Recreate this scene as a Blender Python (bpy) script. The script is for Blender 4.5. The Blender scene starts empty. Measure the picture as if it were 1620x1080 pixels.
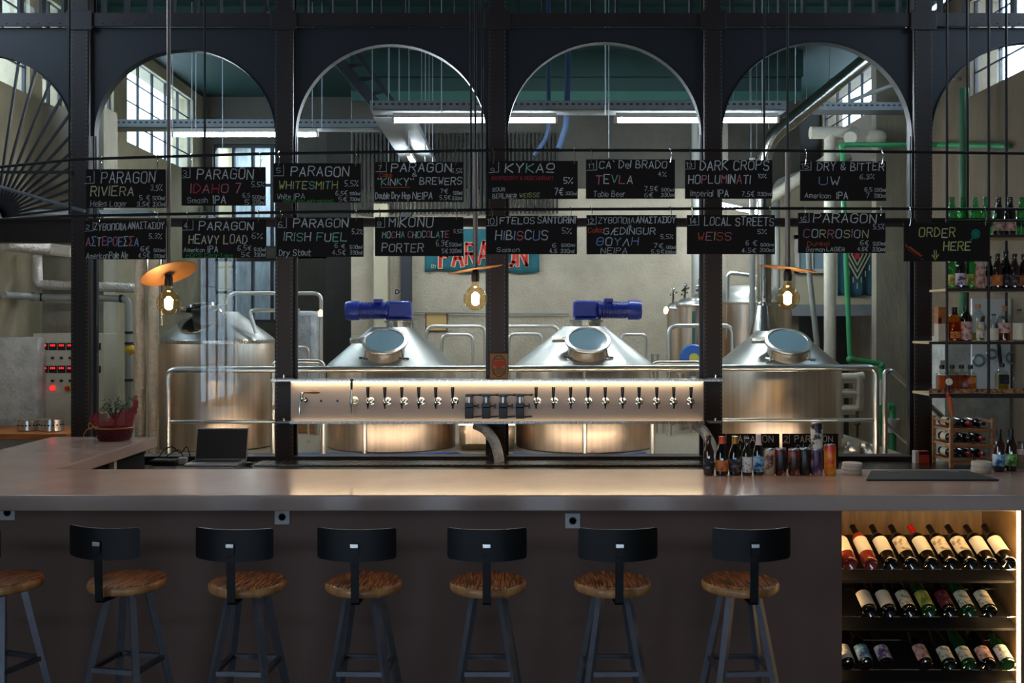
import bpy, bmesh, math, random
from mathutils import Vector, Matrix, Euler
random.seed(7)
SC = bpy.context.scene
COL = SC.collection
PI = math.pi

# ------------------------------------------------------------------ camera, world, exposure
F = 1575.0                      # focal length in pixels of the 1620x1080 frame
EYE = 1.9
HOR = 515.0
cam_d = bpy.data.cameras.new('camera'); cam = bpy.data.objects.new('camera', cam_d); COL.objects.link(cam)
cam.location = (0, 0, EYE); cam.rotation_euler = (PI/2, 0, 0)
cam_d.sensor_width = 36; cam_d.lens = F/1620*36; cam_d.shift_y = (HOR-540)/1620.0
cam_d.clip_start = .05; cam_d.clip_end = 200
SC.camera = cam
SC.view_settings.view_transform = 'Standard'; SC.view_settings.look = 'None'
SC.view_settings.gamma = 1; SC.view_settings.use_curve_mapping = False
SC.view_settings.exposure = 0.8
SC.cycles.transparent_max_bounces = 24
SC.cycles.sample_clamp_indirect = 4.0
W = bpy.data.worlds.new('sky'); SC.world = W; W.use_nodes = True
bg = W.node_tree.nodes['Background']
bg.inputs['Color'].default_value = (.61, .765, 1.0, 1); bg.inputs['Strength'].default_value = 6.0

def area_light(name, loc, size, sizey, power, col, rot, portal=False):
    d = bpy.data.lights.new(name, 'AREA'); d.shape = 'RECTANGLE'; d.size = size; d.size_y = sizey
    d.energy = power; d.color = col
    if portal: d.cycles.is_portal = True
    o = bpy.data.objects.new(name, d); COL.objects.link(o); o.location = loc; o.rotation_euler = rot
    return o

def P(px, py, Y): return Vector(((px-810)*Y/F, Y, EYE-(py-HOR)*Y/F))
def X_(px, Y): return (px-810)*Y/F
def Z_(py, Y): return EYE-(py-HOR)*Y/F

# ------------------------------------------------------------------ mesh builder
class MB:
    def __init__(s): s.v = []; s.f = []; s.m = []; s.sm = []
    def add(s, vs, fs, mi=0, smooth=False, M=None):
        b = len(s.v)
        s.v += [tuple(M @ Vector(v)) if M else tuple(v) for v in vs]
        for f in fs: s.f.append([i+b for i in f]); s.m.append(mi); s.sm.append(smooth)
        return s
    def box(s, c, d, mi=0, R=None):
        x, y, z = d[0]/2, d[1]/2, d[2]/2
        vs = [(-x,-y,-z),(x,-y,-z),(x,y,-z),(-x,y,-z),(-x,-y,z),(x,-y,z),(x,y,z),(-x,y,z)]
        M = Matrix.Translation(c) @ (R.to_matrix().to_4x4() if isinstance(R, Euler) else (R if R else Matrix()))
        return s.add(vs, [(0,3,2,1),(4,5,6,7),(0,1,5,4),(1,2,6,5),(2,3,7,6),(3,0,4,7)], mi, False, M)
    def bx(s, x0, x1, y0, y1, z0, z1, mi=0):
        return s.box(((x0+x1)/2, (y0+y1)/2, (z0+z1)/2), (abs(x1-x0), abs(y1-y0), abs(z1-z0)), mi)
    def bar(s, p0, p1, w, h, mi=0, up=(0,0,1)):
        p0 = Vector(p0); p1 = Vector(p1); d = p1-p0; L = d.length; d.normalize()
        u = Vector(up); sx = d.cross(u)
        if sx.length < 1e-5: sx = d.cross(Vector((0,1,0)))
        sx.normalize(); u = sx.cross(d)
        R = Matrix((sx, d, u)).transposed().to_4x4()
        return s.box((p0+p1)/2, (w, L, h), mi, R)
    def tube(s, pts, r, n=8, mi=0, closed=False, cap=True):
        pts = [Vector(p) for p in pts]; N = len(pts)
        rs = r if isinstance(r, (list, tuple)) else [r]*N
        T = []
        for i in range(N):
            a = pts[i-1] if (i > 0 or closed) else pts[i]
            b = pts[(i+1) % N] if (i < N-1 or closed) else pts[i]
            t = (b-a); T.append(t.normalized() if t.length > 1e-9 else Vector((0,0,1)))
        u = T[0].orthogonal().normalized(); rings = []
        for i in range(N):
            u = (u - T[i]*u.dot(T[i]))
            u = u.normalized() if u.length > 1e-6 else T[i].orthogonal().normalized()
            w = T[i].cross(u)
            rings += [pts[i]+(u*math.cos(2*PI*k/n)+w*math.sin(2*PI*k/n))*rs[i] for k in range(n)]
        fs = []
        for i in range(N if closed else N-1):
            for k in range(n):
                a = i*n+k; b = i*n+(k+1) % n; j = (i+1) % N
                fs.append((a, b, j*n+(k+1) % n, j*n+k))
        s.add(rings, fs, mi, True)
        if cap and not closed:
            b = len(s.v)-len(rings)
            s.f += [[b+k for k in range(n)][::-1], [b+(N-1)*n+k for k in range(n)]]; s.m += [mi, mi]; s.sm += [False, False]
        return s
    def cyl(s, p0, p1, r, r1=None, n=16, mi=0): return s.tube([p0, p1], [r, r if r1 is None else r1], n, mi)
    def lathe(s, prof, n=20, mi=0, at=(0,0,0), M=None, a0=0., a1=2*PI, mis=None):
        full = abs(a1-a0-2*PI) < 1e-6; K = n if full else n+1
        M = (M if M else Matrix()); M = Matrix.Translation(at) @ M
        vs = []; fs = []; ms = []
        for (r, z) in prof:
            vs += [(r*math.cos(a0+(a1-a0)*k/n), r*math.sin(a0+(a1-a0)*k/n), z) for k in range(K)]
        b = len(s.v)
        s.v += [tuple(M @ Vector(v)) for v in vs]
        for i in range(len(prof)-1):
            for k in range(n):
                k2 = (k+1) % K
                s.f.append([b+i*K+k, b+i*K+k2, b+(i+1)*K+k2, b+(i+1)*K+k]); s.m.append(mis[i] if mis else mi); s.sm.append(True)
        if full:
            for (i, rev) in ((0, True), (len(prof)-1, False)):
                if prof[i][0] > 1e-4:
                    f = [b+i*K+k for k in range(K)]
                    s.f.append(f[::-1] if rev else f); s.m.append((mis[min(i, len(mis)-1)] if mis else mi)); s.sm.append(False)
        return s
    def ball(s, c, r, n=14, mi=0, sc=(1,1,1)):
        pr = [(r*math.sin(PI*i/(n//2)), -r*math.cos(PI*i/(n//2))) for i in range(n//2+1)]
        pr[0] = (1e-5, -r); pr[-1] = (1e-5, r)
        return s.lathe(pr, n, mi, c, Matrix.Diagonal((sc[0], sc[1], sc[2], 1)))
    def build(s, name, mats, parent=None, world=False, bevel=0, fix=True, sharp=35):
        me = bpy.data.meshes.new(name)
        vs = s.v
        if world and parent:
            o_ = parent.location; vs = [(v[0]-o_.x, v[1]-o_.y, v[2]-o_.z) for v in vs]
        me.from_pydata(vs, [], s.f)
        mats = mats if isinstance(mats, (list, tuple)) else [mats]
        for m in mats: me.materials.append(MATS[m])
        me.polygons.foreach_set('material_index', s.m); me.polygons.foreach_set('use_smooth', s.sm)
        if fix:
            bm = bmesh.new(); bm.from_mesh(me)
            bmesh.ops.remove_doubles(bm, verts=bm.verts, dist=2e-6)
            bmesh.ops.recalc_face_normals(bm, faces=bm.faces); bm.to_mesh(me); bm.free()
        try: me.set_sharp_from_angle(angle=math.radians(sharp))
        except Exception: pass
        o = bpy.data.objects.new(name, me); COL.objects.link(o)
        if parent: o.parent = parent
        if bevel:
            b = o.modifiers.new('bevel', 'BEVEL'); b.width = bevel; b.segments = 2; b.limit_method = 'ANGLE'
        return o

def fillet(pts, r, n=5):
    pts = [Vector(p) for p in pts]; out = [pts[0]]
    for i in range(1, len(pts)-1):
        a = (pts[i-1]-pts[i]); b = (pts[i+1]-pts[i])
        rr = min(r, a.length*.49, b.length*.49)
        p = pts[i]+a.normalized()*rr; q = pts[i]+b.normalized()*rr
        for k in range(n+1):
            t = k/n; out.append(p*(1-t)**2+pts[i]*2*t*(1-t)+q*t*t)
    out.append(pts[-1]); return out

def tag(o, label=None, cat=None, group=None, kind=None):
    if label: o['label'] = label
    if cat: o['category'] = cat
    if group: o['group'] = group
    if kind: o['kind'] = kind
    return o
def thing(name, label, cat, loc=(0,0,0), group=None, rz=0, kind=None):
    o = bpy.data.objects.new(name, None); COL.objects.link(o); o.location = loc; o.rotation_euler = (0, 0, rz)
    o.empty_display_size = .05
    return tag(o, label, cat, group, kind)
KIDS = {}
def dup(root, loc, label, rz=0):
    r = root.copy(); COL.objects.link(r); r.location = loc; r.rotation_euler = (0, 0, rz); r['label'] = label
    for ch in list(root.children):
        c = ch.copy(); COL.objects.link(c); c.parent = r
        for g in list(ch.children):
            d = g.copy(); COL.objects.link(d); d.parent = c
    return r
def struct(name, mb, mats, label=None, cat=None, **k):
    o = mb.build(name, mats, **k); tag(o, label, cat, None, 'structure'); return o

# ------------------------------------------------------------------ materials
MATS = {}
def C(h):
    h = h.lstrip('#'); c = [int(h[i:i+2], 16)/255 for i in (0, 2, 4)]
    return tuple(x/12.92 if x <= .04045 else ((x+.055)/1.055)**2.4 for x in c)
def nodes(name):
    m = bpy.data.materials.new(name); m.use_nodes = True; MATS[name] = m
    nt = m.node_tree; return m, nt, nt.nodes['Principled BSDF'], nt.nodes['Material Output']
def coords(nt, scale):
    tc = nt.nodes.new('ShaderNodeTexCoord'); mp = nt.nodes.new('ShaderNodeMapping'); mp.inputs['Scale'].default_value = scale
    nt.links.new(tc.outputs['Object'], mp.inputs['Vector']); return mp.outputs['Vector']
def noise(nt, vec, scale, detail=4, rough=.6, dist=0):
    n = nt.nodes.new('ShaderNodeTexNoise'); n.inputs['Scale'].default_value = scale; n.inputs['Detail'].default_value = detail
    n.inputs['Roughness'].default_value = rough; n.inputs['Distortion'].default_value = dist
    nt.links.new(vec, n.inputs['Vector']); return n.outputs['Fac']
def ramp(nt, fac, stops):
    r = nt.nodes.new('ShaderNodeValToRGB'); e = r.color_ramp.elements
    while len(e) < len(stops): e.new(.5)
    for i, (p, c) in enumerate(stops): e[i].position = p; e[i].color = (*c, 1)
    nt.links.new(fac, r.inputs['Fac']); return r.outputs['Color']
def mat(name, col, rough=.5, metal=0., var=0., vs=6., stretch=(1,1,1), bump=0., bs=None, coat=0., spec=.5, emit=None, es=0., aniso=0., stops=None, dist=0., rv=0., det=4):
    m, nt, p, out = nodes(name)
    c = C(col) if isinstance(col, str) else col
    p.inputs['Roughness'].default_value = rough; p.inputs['Metallic'].default_value = metal
    p.inputs['Base Color'].default_value = (*c, 1); p.inputs['Coat Weight'].default_value = coat
    p.inputs['Specular IOR Level'].default_value = spec; p.inputs['Coat Roughness'].default_value = .08
    if aniso:
        p.inputs['Anisotropic'].default_value = aniso; tg = nt.nodes.new('ShaderNodeTangent'); tg.direction_type = 'RADIAL'; tg.axis = 'Z'; nt.links.new(tg.outputs[0], p.inputs['Tangent'])
    if var or bump or stops or rv:
        v = coords(nt, stretch)
        fac = noise(nt, v, vs, det, .62, dist)
        if stops: nt.links.new(ramp(nt, fac, [(a, C(b)) for a, b in stops]), p.inputs['Base Color'])
        elif var: nt.links.new(ramp(nt, fac, [(.25, tuple(x*(1-var) for x in c)), (.75, tuple(min(1, x*(1+var)) for x in c))]), p.inputs['Base Color'])
        if rv:
            mr = nt.nodes.new('ShaderNodeMapRange'); nt.links.new(fac, mr.inputs['Value'])
            mr.inputs['From Min'].default_value = .3; mr.inputs['From Max'].default_value = .7
            mr.inputs['To Min'].default_value = max(.02, rough-rv); mr.inputs['To Max'].default_value = rough+rv
            nt.links.new(mr.outputs['Result'], p.inputs['Roughness'])
        if bump:
            f2 = noise(nt, v, bs or vs*4, 5, .65) if bs else fac
            b = nt.nodes.new('ShaderNodeBump'); b.inputs['Strength'].default_value = bump; b.inputs['Distance'].default_value = .02
            nt.links.new(f2, b.inputs['Height']); nt.links.new(b.outputs['Normal'], p.inputs['Normal'])
    if emit:
        p.inputs['Emission Color'].default_value = (*C(emit), 1); p.inputs['Emission Strength'].default_value = es
    return m
def glow(name, col, strength):
    m, nt, p, out = nodes(name); nt.nodes.remove(p)
    e = nt.nodes.new('ShaderNodeEmission'); e.inputs['Color'].default_value = (*(C(col) if isinstance(col, str) else col), 1)
    e.inputs['Strength'].default_value = strength; nt.links.new(e.outputs[0], out.inputs['Surface']); return m
def clear(name, tint, ior=1.45, rough=.02, gain=1.0):
    m, nt, p, out = nodes(name); nt.nodes.remove(p)
    t = nt.nodes.new('ShaderNodeBsdfTransparent'); t.inputs['Color'].default_value = (*(C(tint) if isinstance(tint, str) else tint), 1)
    g = nt.nodes.new('ShaderNodeBsdfGlossy'); g.inputs['Roughness'].default_value = rough
    fr = nt.nodes.new('ShaderNodeFresnel'); ge = nt.nodes.new('ShaderNodeNewGeometry'); mi = nt.nodes.new('ShaderNodeMix')
    mi.inputs['A'].default_value = ior; mi.inputs['B'].default_value = 1/ior   # same reflectance on both faces of a thin sheet
    nt.links.new(ge.outputs['Backfacing'], mi.inputs['Factor']); nt.links.new(mi.outputs['Result'], fr.inputs['IOR'])
    mx = nt.nodes.new('ShaderNodeMixShader')
    if gain != 1.0:
        mm = nt.nodes.new('ShaderNodeMath'); mm.operation = 'MULTIPLY'; mm.inputs[1].default_value = gain; mm.use_clamp = True
        nt.links.new(fr.outputs[0], mm.inputs[0]); nt.links.new(mm.outputs[0], mx.inputs['Fac'])
    else: nt.links.new(fr.outputs[0], mx.inputs['Fac'])
    nt.links.new(t.outputs[0], mx.inputs[1]); nt.links.new(g.outputs[0], mx.inputs[2])
    nt.links.new(mx.outputs[0], out.inputs['Surface']); return m

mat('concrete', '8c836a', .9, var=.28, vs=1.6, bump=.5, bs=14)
mat('concrete_rough', 'b2b2ab', .95, var=.35, vs=7, bump=1., bs=22)
mat('concrete_stucco', 'aca18f', .95, var=.22, vs=2.2, bump=1., bs=30)
mat('concrete_pillar', '8a8475', .9, var=.3, vs=2.5, stretch=(1,1,.4), bump=.5, bs=16)
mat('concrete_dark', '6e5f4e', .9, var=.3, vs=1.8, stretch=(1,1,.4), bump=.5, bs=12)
mat('concrete_upper', '45423b', .9, var=.3, vs=1.5, bump=.4, bs=12)
mat('cream_wall', 'a89f88', .85, var=.1, vs=2)
mat('dark_wall', '2d2d2b', .9, var=.2, vs=3, bump=.2)
mat('green_paint', '11322d', .6, var=.15, vs=2)
mat('green_light', '2c5a50', .6, var=.12, vs=2)
mat('floor_concrete', '35302c', .45, var=.25, vs=2, bump=.1)
mat('front_wall', '3a3532', .9, var=.15, vs=2)
mat('deck', '9a8f7c', .5, metal=.4, var=.2, vs=30)
mat('black_steel', '12141c', .55, metal=.0, var=.25, vs=3, bump=.08)
mat('column_steel', '1f1310', .5, var=.35, vs=5, stretch=(1,1,.3), bump=.1)
mat('rivet', '6a5f58', .4, metal=.5)
mat('edge_steel', 'b8b8bc', .3, metal=1.)
mat('foil_warm_lit', 'dcc6ae', .36, metal=1., var=.15, vs=26, bump=1., bs=40)  # copy of the foil with the warm light on the risers in its colour
mat('rim_steel', '3c3e42', .45, metal=1.)
mat('rod_steel', '17120f', .5, metal=.3, var=.3, vs=8)
mat('window_frame', '1b2028', .6)
mat('steel', 'cfcac0', .30, metal=1., var=.16, vs=3., stretch=(34,34,.12), rv=.07)
mat('tank_steel', 'dfcab6', .31, metal=1., aniso=.45, var=.22, vs=2., stretch=(13,13,.03), rv=.025)  # warm reflections put into the steel's tint; streaks are brush grain
mat('cone_steel', 'b4b5b0', .40, metal=1., var=.1, vs=5)
mat('pipe_steel', 'dad6d0', .30, metal=1.)
mat('chrome', 'e2e0dc', .1, metal=1.)
mat('panel_steel', 'a69c98', .5, metal=.25, var=.05, vs=4., stretch=(.4,1,30))
mat('worktop_steel', '7d766e', .26, metal=1., var=.12, vs=8)
mat('foil', 'd6d0c8', .36, metal=1., var=.15, vs=26, bump=1., bs=40)
mat('grey_pvc', '83847f', .5, var=.08, vs=6)
mat('white_lagging', 'c6c0b0', .75, var=.12, vs=9, bump=.4, bs=22)
mat('galvanised', '8f959a', .5, metal=.8, var=.2, vs=10)
mat('tray_grey', '80858a', .55, metal=.3, var=.12, vs=5)
mat('duct_silver', 'c9c3b8', .2, metal=1., var=.15, vs=9, bump=.15)
mat('green_pipe_shaded', '1d5a38', .5, var=.1, vs=6)  # darker copy of the pipe green, dimmer light put into its colour
mat('green_pipe', '2f8e58', .45, var=.1, vs=6)
mat('blue_motor', '26389a', .35, var=.1, vs=8, coat=.3)
mat('blue_plastic', '2b5fae', .4)
mat('strap_blue', '1f3450', .8)
mat('black_plastic', '0d0d0f', .35)
mat('black_rubber', '101112', .75, var=.15, vs=20)
mat('black_gloss', '0b0c10', .22, coat=.3)
mat('board_black', '241b17', .8, spec=.2, var=.12, vs=5)
mat('chalk_white', 'd3cdc4', .95, var=.25, vs=60); mat('chalk_cream', 'd2c898', .95, var=.25, vs=60)
mat('chalk_pink', 'c8767a', .95, var=.2, vs=60); mat('chalk_red', 'c2333c', .95, var=.2, vs=60)
mat('chalk_green', '2f9a4a', .95, var=.2, vs=60); mat('chalk_mint', '86bfa0', .95, var=.2, vs=60)
mat('chalk_orange', 'd0582c', .95, var=.2, vs=60); mat('chalk_blue', '8ba3c4', .95, var=.2, vs=60)
mat('chalk_yellow', 'c9c65c', .95, var=.2, vs=60); mat('chalk_teal', '1f8a70', .95, var=.2, vs=60)
mat('counter', 'b0968a', .22, var=.13, vs=2.2, coat=.25, bump=.02, bs=30, det=6)
mat('fascia', '64493e', .7, var=.12, vs=1.4, det=6)
mat('dark_inside', '1b1715', .8); mat('shelf_dark', '0d0a08', .6)
mat('white_paint', 'b5aea8', .6)
mat('seat_wood', 'a5602a', .42, vs=3.0, stretch=(44,3.2,5), stops=[(.36,'120804'),(.46,'44200d'),(.53,'93501f'),(.61,'bd7836'),(.8,'cf9250')], bump=.3, coat=.25, dist=.6)
mat('seat_side', 'b07a45', .5, vs=3, stretch=(3,3,1), stops=[(.3,'6b3a1a'),(.6,'b9834c'),(.8,'cfa06a')], coat=.2)
mat('stool_steel', '67676e', .42, metal=.6, var=.2, vs=12)
mat('stool_black', '08080a', .5, spec=.25)
mat('wood_pine', 'b9835a', .5, vs=5, stretch=(1,1,6), stops=[(.3,'9a6743'),(.7,'c79468')])
mat('wood_orange', 'a5612a', .45, vs=4, stretch=(1,8,8), stops=[(.3,'7d4418'),(.7,'b8702f')])
mat('wood_warm', '7a5e38', .55, vs=4, stretch=(8,1,1), stops=[(.3,'5d4527'),(.7,'836740')])
mat('wood_handle', '7a3d1e', .3, coat=.4)
mat('shelf_board', 'c9b48a', .55, var=.1, vs=8)
mat('shelf_edge', '2b1d17', .6)
mat('shelf_weave', '8f6038', .7, vs=40, stretch=(1,1,1), stops=[(.4,'3d2414'),(.6,'b58150')])
mat('copper_under', '5c4229', .5, metal=.3, var=.2, vs=5)
mat('copper_pipe', '8a7a70', .4, metal=.6, var=.25, vs=6)
mat('socket_black', '12100f', .4)
mat('teal_cloth', '1c5862', .9, var=.18, vs=4); mat('teal_dark', '1c4a5a', .9, var=.25, vs=4)
mat('banner_red', 'b3262c', .9, var=.15, vs=8); mat('banner_pale', 'b9b48c', .9)
mat('kraft', '9a6e45', .8, var=.1, vs=10); mat('emblem_red', 'b03a26', .7); mat('emblem_green', '33402a', .7)
mat('notice_tan', 'b3935e', .8); mat('notice_frame', '3c2018', .6)
mat('pegboard', 'e2e4e6', .6, var=.05, vs=30)
mat('screen', '0b0f18', .45); mat('laptop_grey', 'a9a5a6', .35, metal=.4); mat('key_dark', '3a3a3c', .6)
mat('socket_white', 'a5a4a4', .4)
mat('basket_red', '5a1024', .6, var=.5, vs=55, bump=.8, bs=70); mat('net_red', '8c1428', .6); MATS['net_red'].node_tree.nodes['Principled BSDF'].inputs['Alpha'].default_value = .62
mat('leaf', '3f5a34', .6); mat('bark', '3a281e', .8); mat('ribbon', 'b08a3e', .4, metal=.3); mat('soil', '20160f', .9)
mat('coaster', 'b9b0a0', .8, var=.08, vs=20)
mat('cabinet_steel', 'aaa696', .45, metal=.15, var=.06, vs=20)
mat('display', '160808', .3); glow('led_red', 'ff2a2a', 1.1); mat('switch_black', '15130f', .4); mat('yellow_plastic', 'c29a1e', .5); mat('red_plastic', 'a51e1a', .4)
mat('plastic_wrap', 'a8aaac', .25, var=.3, vs=9, bump=1., bs=14)
mat('dark_curtain', '1a1512', .7, var=.4, vs=3, stretch=(6,6,.1))
mat('sight_glass', '7d98a4', .08, metal=.0, coat=1., spec=.8)  # pale blue-grey base colour stands in for reflections in the glass
mat('orange_tool', 'c2602e', .6)
mat('hose_blue', '2a3f9a', .45)
mat('office_blue', '8592a0', .6, var=.4, vs=3, stretch=(4,1,1)); 
# bottles, cans, labels
mat('glass_dark', '070806', .06, coat=.6, spec=.8); mat('glass_olive', '12180a', .06, coat=.6, spec=.8); mat('glass_green', '0c3a18', .06, coat=.6, spec=.8)
mat('glass_brown', '2a1006', .07, coat=.6, spec=.8); mat('glass_rose', '8a2a1e', .06, coat=.6, spec=.8)
clear('glass_thin', (.97,.98,.98)); clear('pane_glass', (.94,.965,.955), 1.42, .0, .6); clear('glass_clear', (.86,.87,.84), 1.5, .02); clear('glass_jade', (.25,.72,.35), 1.5, .02, 1.3)
clear('bulb_glass', (1., .84, .58), 1.45, .02, 1.2); clear('glass_amber', (.78,.30,.05), 1.5, .02); clear('glass_whisky', (.82,.45,.10), 1.5, .02); clear('glass_yellow', (.75,.62,.12), 1.5, .02)
mat('label_cream', 'e0d6bd', .75, var=.05, vs=30); mat('label_ivory', 'd8cbb0', .75, vs=34, stops=[(.42,'9c8860'),(.52,'d9cdb2')])
mat('label_white', 'd9d4cb', .7, vs=45, stops=[(.36,'56565e'),(.48,'d9d4cb')])
mat('label_yellow', 'b9b04a', .7, vs=22, stops=[(.4,'6e7a2a'),(.55,'c6bd58')]); mat('label_wine', '5e141c', .7, vs=30, stops=[(.35,'c79a88'),(.45,'5e141c')])
mat('label_purple', '5a4a78', .7, vs=20, stops=[(.42,'3a2a66'),(.55,'d0c8cf')]); mat('label_orange', 'c2622a', .7, vs=30, stops=[(.35,'7a2f12'),(.5,'cf7638')])
mat('label_black', '15141a', .7, vs=45, stops=[(.58,'15141a'),(.66,'8d8a90')]); mat('label_grey', '3a3236', .7, vs=40, stops=[(.5,'2b2528'),(.65,'77696a')])
mat('label_blue', '5f8fb0', .7, vs=24, stops=[(.4,'1d3c66'),(.5,'7fb2cc'),(.62,'d5d4d6')]); mat('label_lime', '7fae2a', .7, vs=26, stops=[(.4,'24502e'),(.5,'86b53a'),(.65,'c8d4dc')])
mat('label_pink', 'b98c80', .7, vs=30, stops=[(.4,'7c5148'),(.55,'c9a294')]); mat('label_round', 'b9a8b5', .7, vs=20, stops=[(.4,'4a3546'),(.5,'c2b2bd')])
mat('cap_orange', 'd2461c', .4); mat('cap_gold', 'a8772c', .35, metal=.5); mat('cap_pale', 'd5bcb4', .5); mat('cap_red', 'a81a1e', .35); mat('cap_black', '0b0a0a', .4); mat('cork', 'a8714a', .8)
mat('can_silver', 'b5b5b8', .3, metal=1.)
mat('can_cream', 'b59a7a', .4, vs=14, stops=[(.38,'5a1a1c'),(.46,'b9a184'),(.7,'c9b89a')]); mat('can_black_red', '1a1416', .35, vs=16, stops=[(.5,'141217'),(.58,'8a1f28'),(.66,'cfc5bd')])
mat('can_dark_orange', '2a1a18', .35, vs=18, stops=[(.46,'1d1516'),(.56,'8f3a1f'),(.66,'b59a86')]); mat('can_olive', '201f18', .35, vs=18, stops=[(.52,'17170f'),(.64,'4a4a38'),(.72,'a09a88')])
mat('can_purple', '4a3350', .35, vs=13, stops=[(.4,'2a1a3a'),(.52,'6a3f60'),(.6,'c9a2a8')]); mat('can_face', 'cfc5b5', .4, vs=11, stops=[(.42,'1d1614'),(.47,'cfc2ae'),(.66,'d9d2c6'),(.72,'6b3a2a')])
mat('can_orange', 'e08a1e', .35, vs=9, stops=[(.38,'c92a14'),(.5,'e2861c'),(.62,'f0b23a')])
glow('tube_fill', (.9,.94,1.), 26.); glow('tube_light', (.86,.93,1.), 95.); glow('led_warm', (1.,.76,.44), 19.); glow('led_low', (1.,.78,.48), 3.5); glow('led_rear', (1.,.79,.60), 42.); glow('led_rack', (1.,.66,.30), 22.); glow('filament', (1.,.62,.26), 110.)
# ------------------------------------------------------------------ room shell
XL, XR, YB, YF, CZ = -4.6, 4.6, 14.8, -5.0, 5.3
struct('floor', MB().bx(XL-.3, XR+.3, YF-.3, YB+2, -.1, 0), 'floor_concrete', 'dark concrete floor of the bar and brewhouse', 'floor')
mb = MB().bx(XL-.3, XR+.3, YF-.3, YB+2, CZ, CZ+.15)
for y in (8.6, 10.6): mb.bx(XL, XR, y, y+.35, CZ-.22, CZ)
struct('ceiling', mb, 'green_paint', 'dark green painted ceiling with beams', 'ceiling')
# side walls: openings z 4.1-5.15 between piers
def side_wall(name, X, sgn, wins, label):
    m = MB(); t = .3; x0, x1 = (X, X+sgn*t) if sgn > 0 else (X-t, X)
    y = YF-.3
    for (a, b, z0, z1) in wins:
        m.bx(x0, x1, y, a, 0, CZ); m.bx(x0, x1, a, b, 0, z0); m.bx(x0, x1, a, b, z1, CZ); y = b
    m.bx(x0, x1, y, YB+2, 0, CZ)
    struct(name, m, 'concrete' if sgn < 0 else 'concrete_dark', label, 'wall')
hz = (4.1, 5.15)
WL = [(-3.2, -.2, .7, 3.7), (4.2, 9.5, *hz), (9.75, 10.25, *hz), (11.0, 11.5, *hz), (11.9, 14.35, *hz)]
WR = [(4.4, 10.0, 4.2, 5.15), (12.75, 14.75, 4.65, 5.26)]
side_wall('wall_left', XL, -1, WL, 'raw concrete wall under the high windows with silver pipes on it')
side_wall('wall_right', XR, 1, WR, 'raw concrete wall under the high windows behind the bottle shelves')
wn = 10
for (X, sg, ws) in ((XL, -1, WL), (XR, 1, WR)):
    for (a, b, z0, z1) in ws:
        g = MB().bx(X+sg*.06, X+sg*.066, a, b, z0, z1); w = g.build('window_%d' % wn, 'pane_glass')
        tag(w, 'high factory window in the %s wall, number %d of %d counted from the street end' % ('left' if sg < 0 else 'right', ws.index((a, b, z0, z1))+1, len(ws)) if z0 > 1 else 'tall glazed street front lighting the bar from the side', 'window', 'high side windows' if z0 > 1 else None, 'structure')
        f = MB(); n = max(2, int(round((b-a)/.5)))
        for k in range(n+1): f.bx(X+sg*.045, X+sg*.075, a+(b-a)*k/n-.012, a+(b-a)*k/n+.012, z0, z1)
        nz = max(4, int((z1-z0)/.6))
        for k in range(nz+1): z = z0+(z1-z0)*k/nz; f.bx(X+sg*.05, X+sg*.07, a, b, z-.006, z+.006)
        f.build('window_frame', 'window_frame', w); wn += 1
# main back wall (nearer, right) and the recessed part on the left
Y1 = 12.5
m = MB().bx(-2.02, 3.6, Y1, Y1+.3, 0, CZ); m.bx(-2.02, -1.72, Y1+.3, YB, 0, CZ)
struct('wall_back', m, 'concrete_stucco', 'rough stuccoed concrete back wall of the brewhouse carrying the teal banner', 'wall')
m = MB().bx(-2.0, 3.6, Y1-.12, Y1-.002, 4.82, CZ); m.bx(-2.0, 3.6, Y1-.2, Y1-.12, 4.98, CZ); 
struct('beam', m, 'green_paint', 'dark green painted beam along the top of the back wall', 'beam')
struct('trim_1', MB().bx(-2.0, 3.6, Y1-.1, Y1-.002, 4.70, 4.82), 'green_light', 'paler green band under the dark green beam', 'trim')
struct('trim_2', MB().bx(-2.0, 3.6, Y1-.06, Y1-.002, 3.62, 4.70), 'concrete_upper', 'dark grey upper band of the back wall behind the light tubes', 'wall band')
m = MB()
for k in range(52): m.bx(-2.0+k*.05, -1.975+k*.05, Y1-.1, Y1-.062, 3.3, 4.3)
tag(m.build('corrugated_panel', 'dark_wall'), 'dark corrugated sheet panel high on the back wall behind the cable trays', 'panel')
m = MB().bx(XL, -2.02, YB, YB+.3, 0, 1.95); m.bx(XL, -2.02, YB, YB+.3, 4.6, CZ); m.bx(XL, -4.45, YB, YB+.3, 1.95, 4.6); m.bx(-3.3, -2.02, YB, YB+.3, 1.95, 4.6); m.bx(XL, -2.02, YB, YB+.3, 2.9, 3.05)
struct('wall_far', m, 'concrete_upper', 'grey wall with office windows in the far left corner of the brewhouse', 'wall')
w = MB().bx(-4.45, -3.3, YB+.1, YB+.106, 1.95, 4.6).build('window_1', 'pane_glass'); tag(w, 'bluish interior office window in the far corner behind the first tank', 'window', None, 'structure')
f = MB()
for k in range(5): x = -4.45+1.15*k/4; f.bx(x-.02, x+.02, YB+.06, YB+.14, 1.95, 4.6)
for z in (1.97, 2.4, 2.88, 3.07, 3.5, 4.0, 4.58): f.bx(-4.45, -3.3, YB+.07, YB+.13, z-.02, z+.02)
f.build('window_frame', 'window_frame', w)
struct('wall_office', MB().bx(XL, -2.0, YB+1.6, YB+1.7, 0, CZ), 'office_blue', 'bluish blurred office interior seen through the far window', 'wall')
area_light('office_fill', (-3.9, YB+.9, 4.9), .8, .5, 60, (.8,.9,1.), (0,0,0))  # unseen area light without a fixture, brightens the office wall
ex0, ex1, ez0, ez1 = -4.0, 3.4, .06, .86     # unseen low glazed strip added behind the camera to light the bar front
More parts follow.
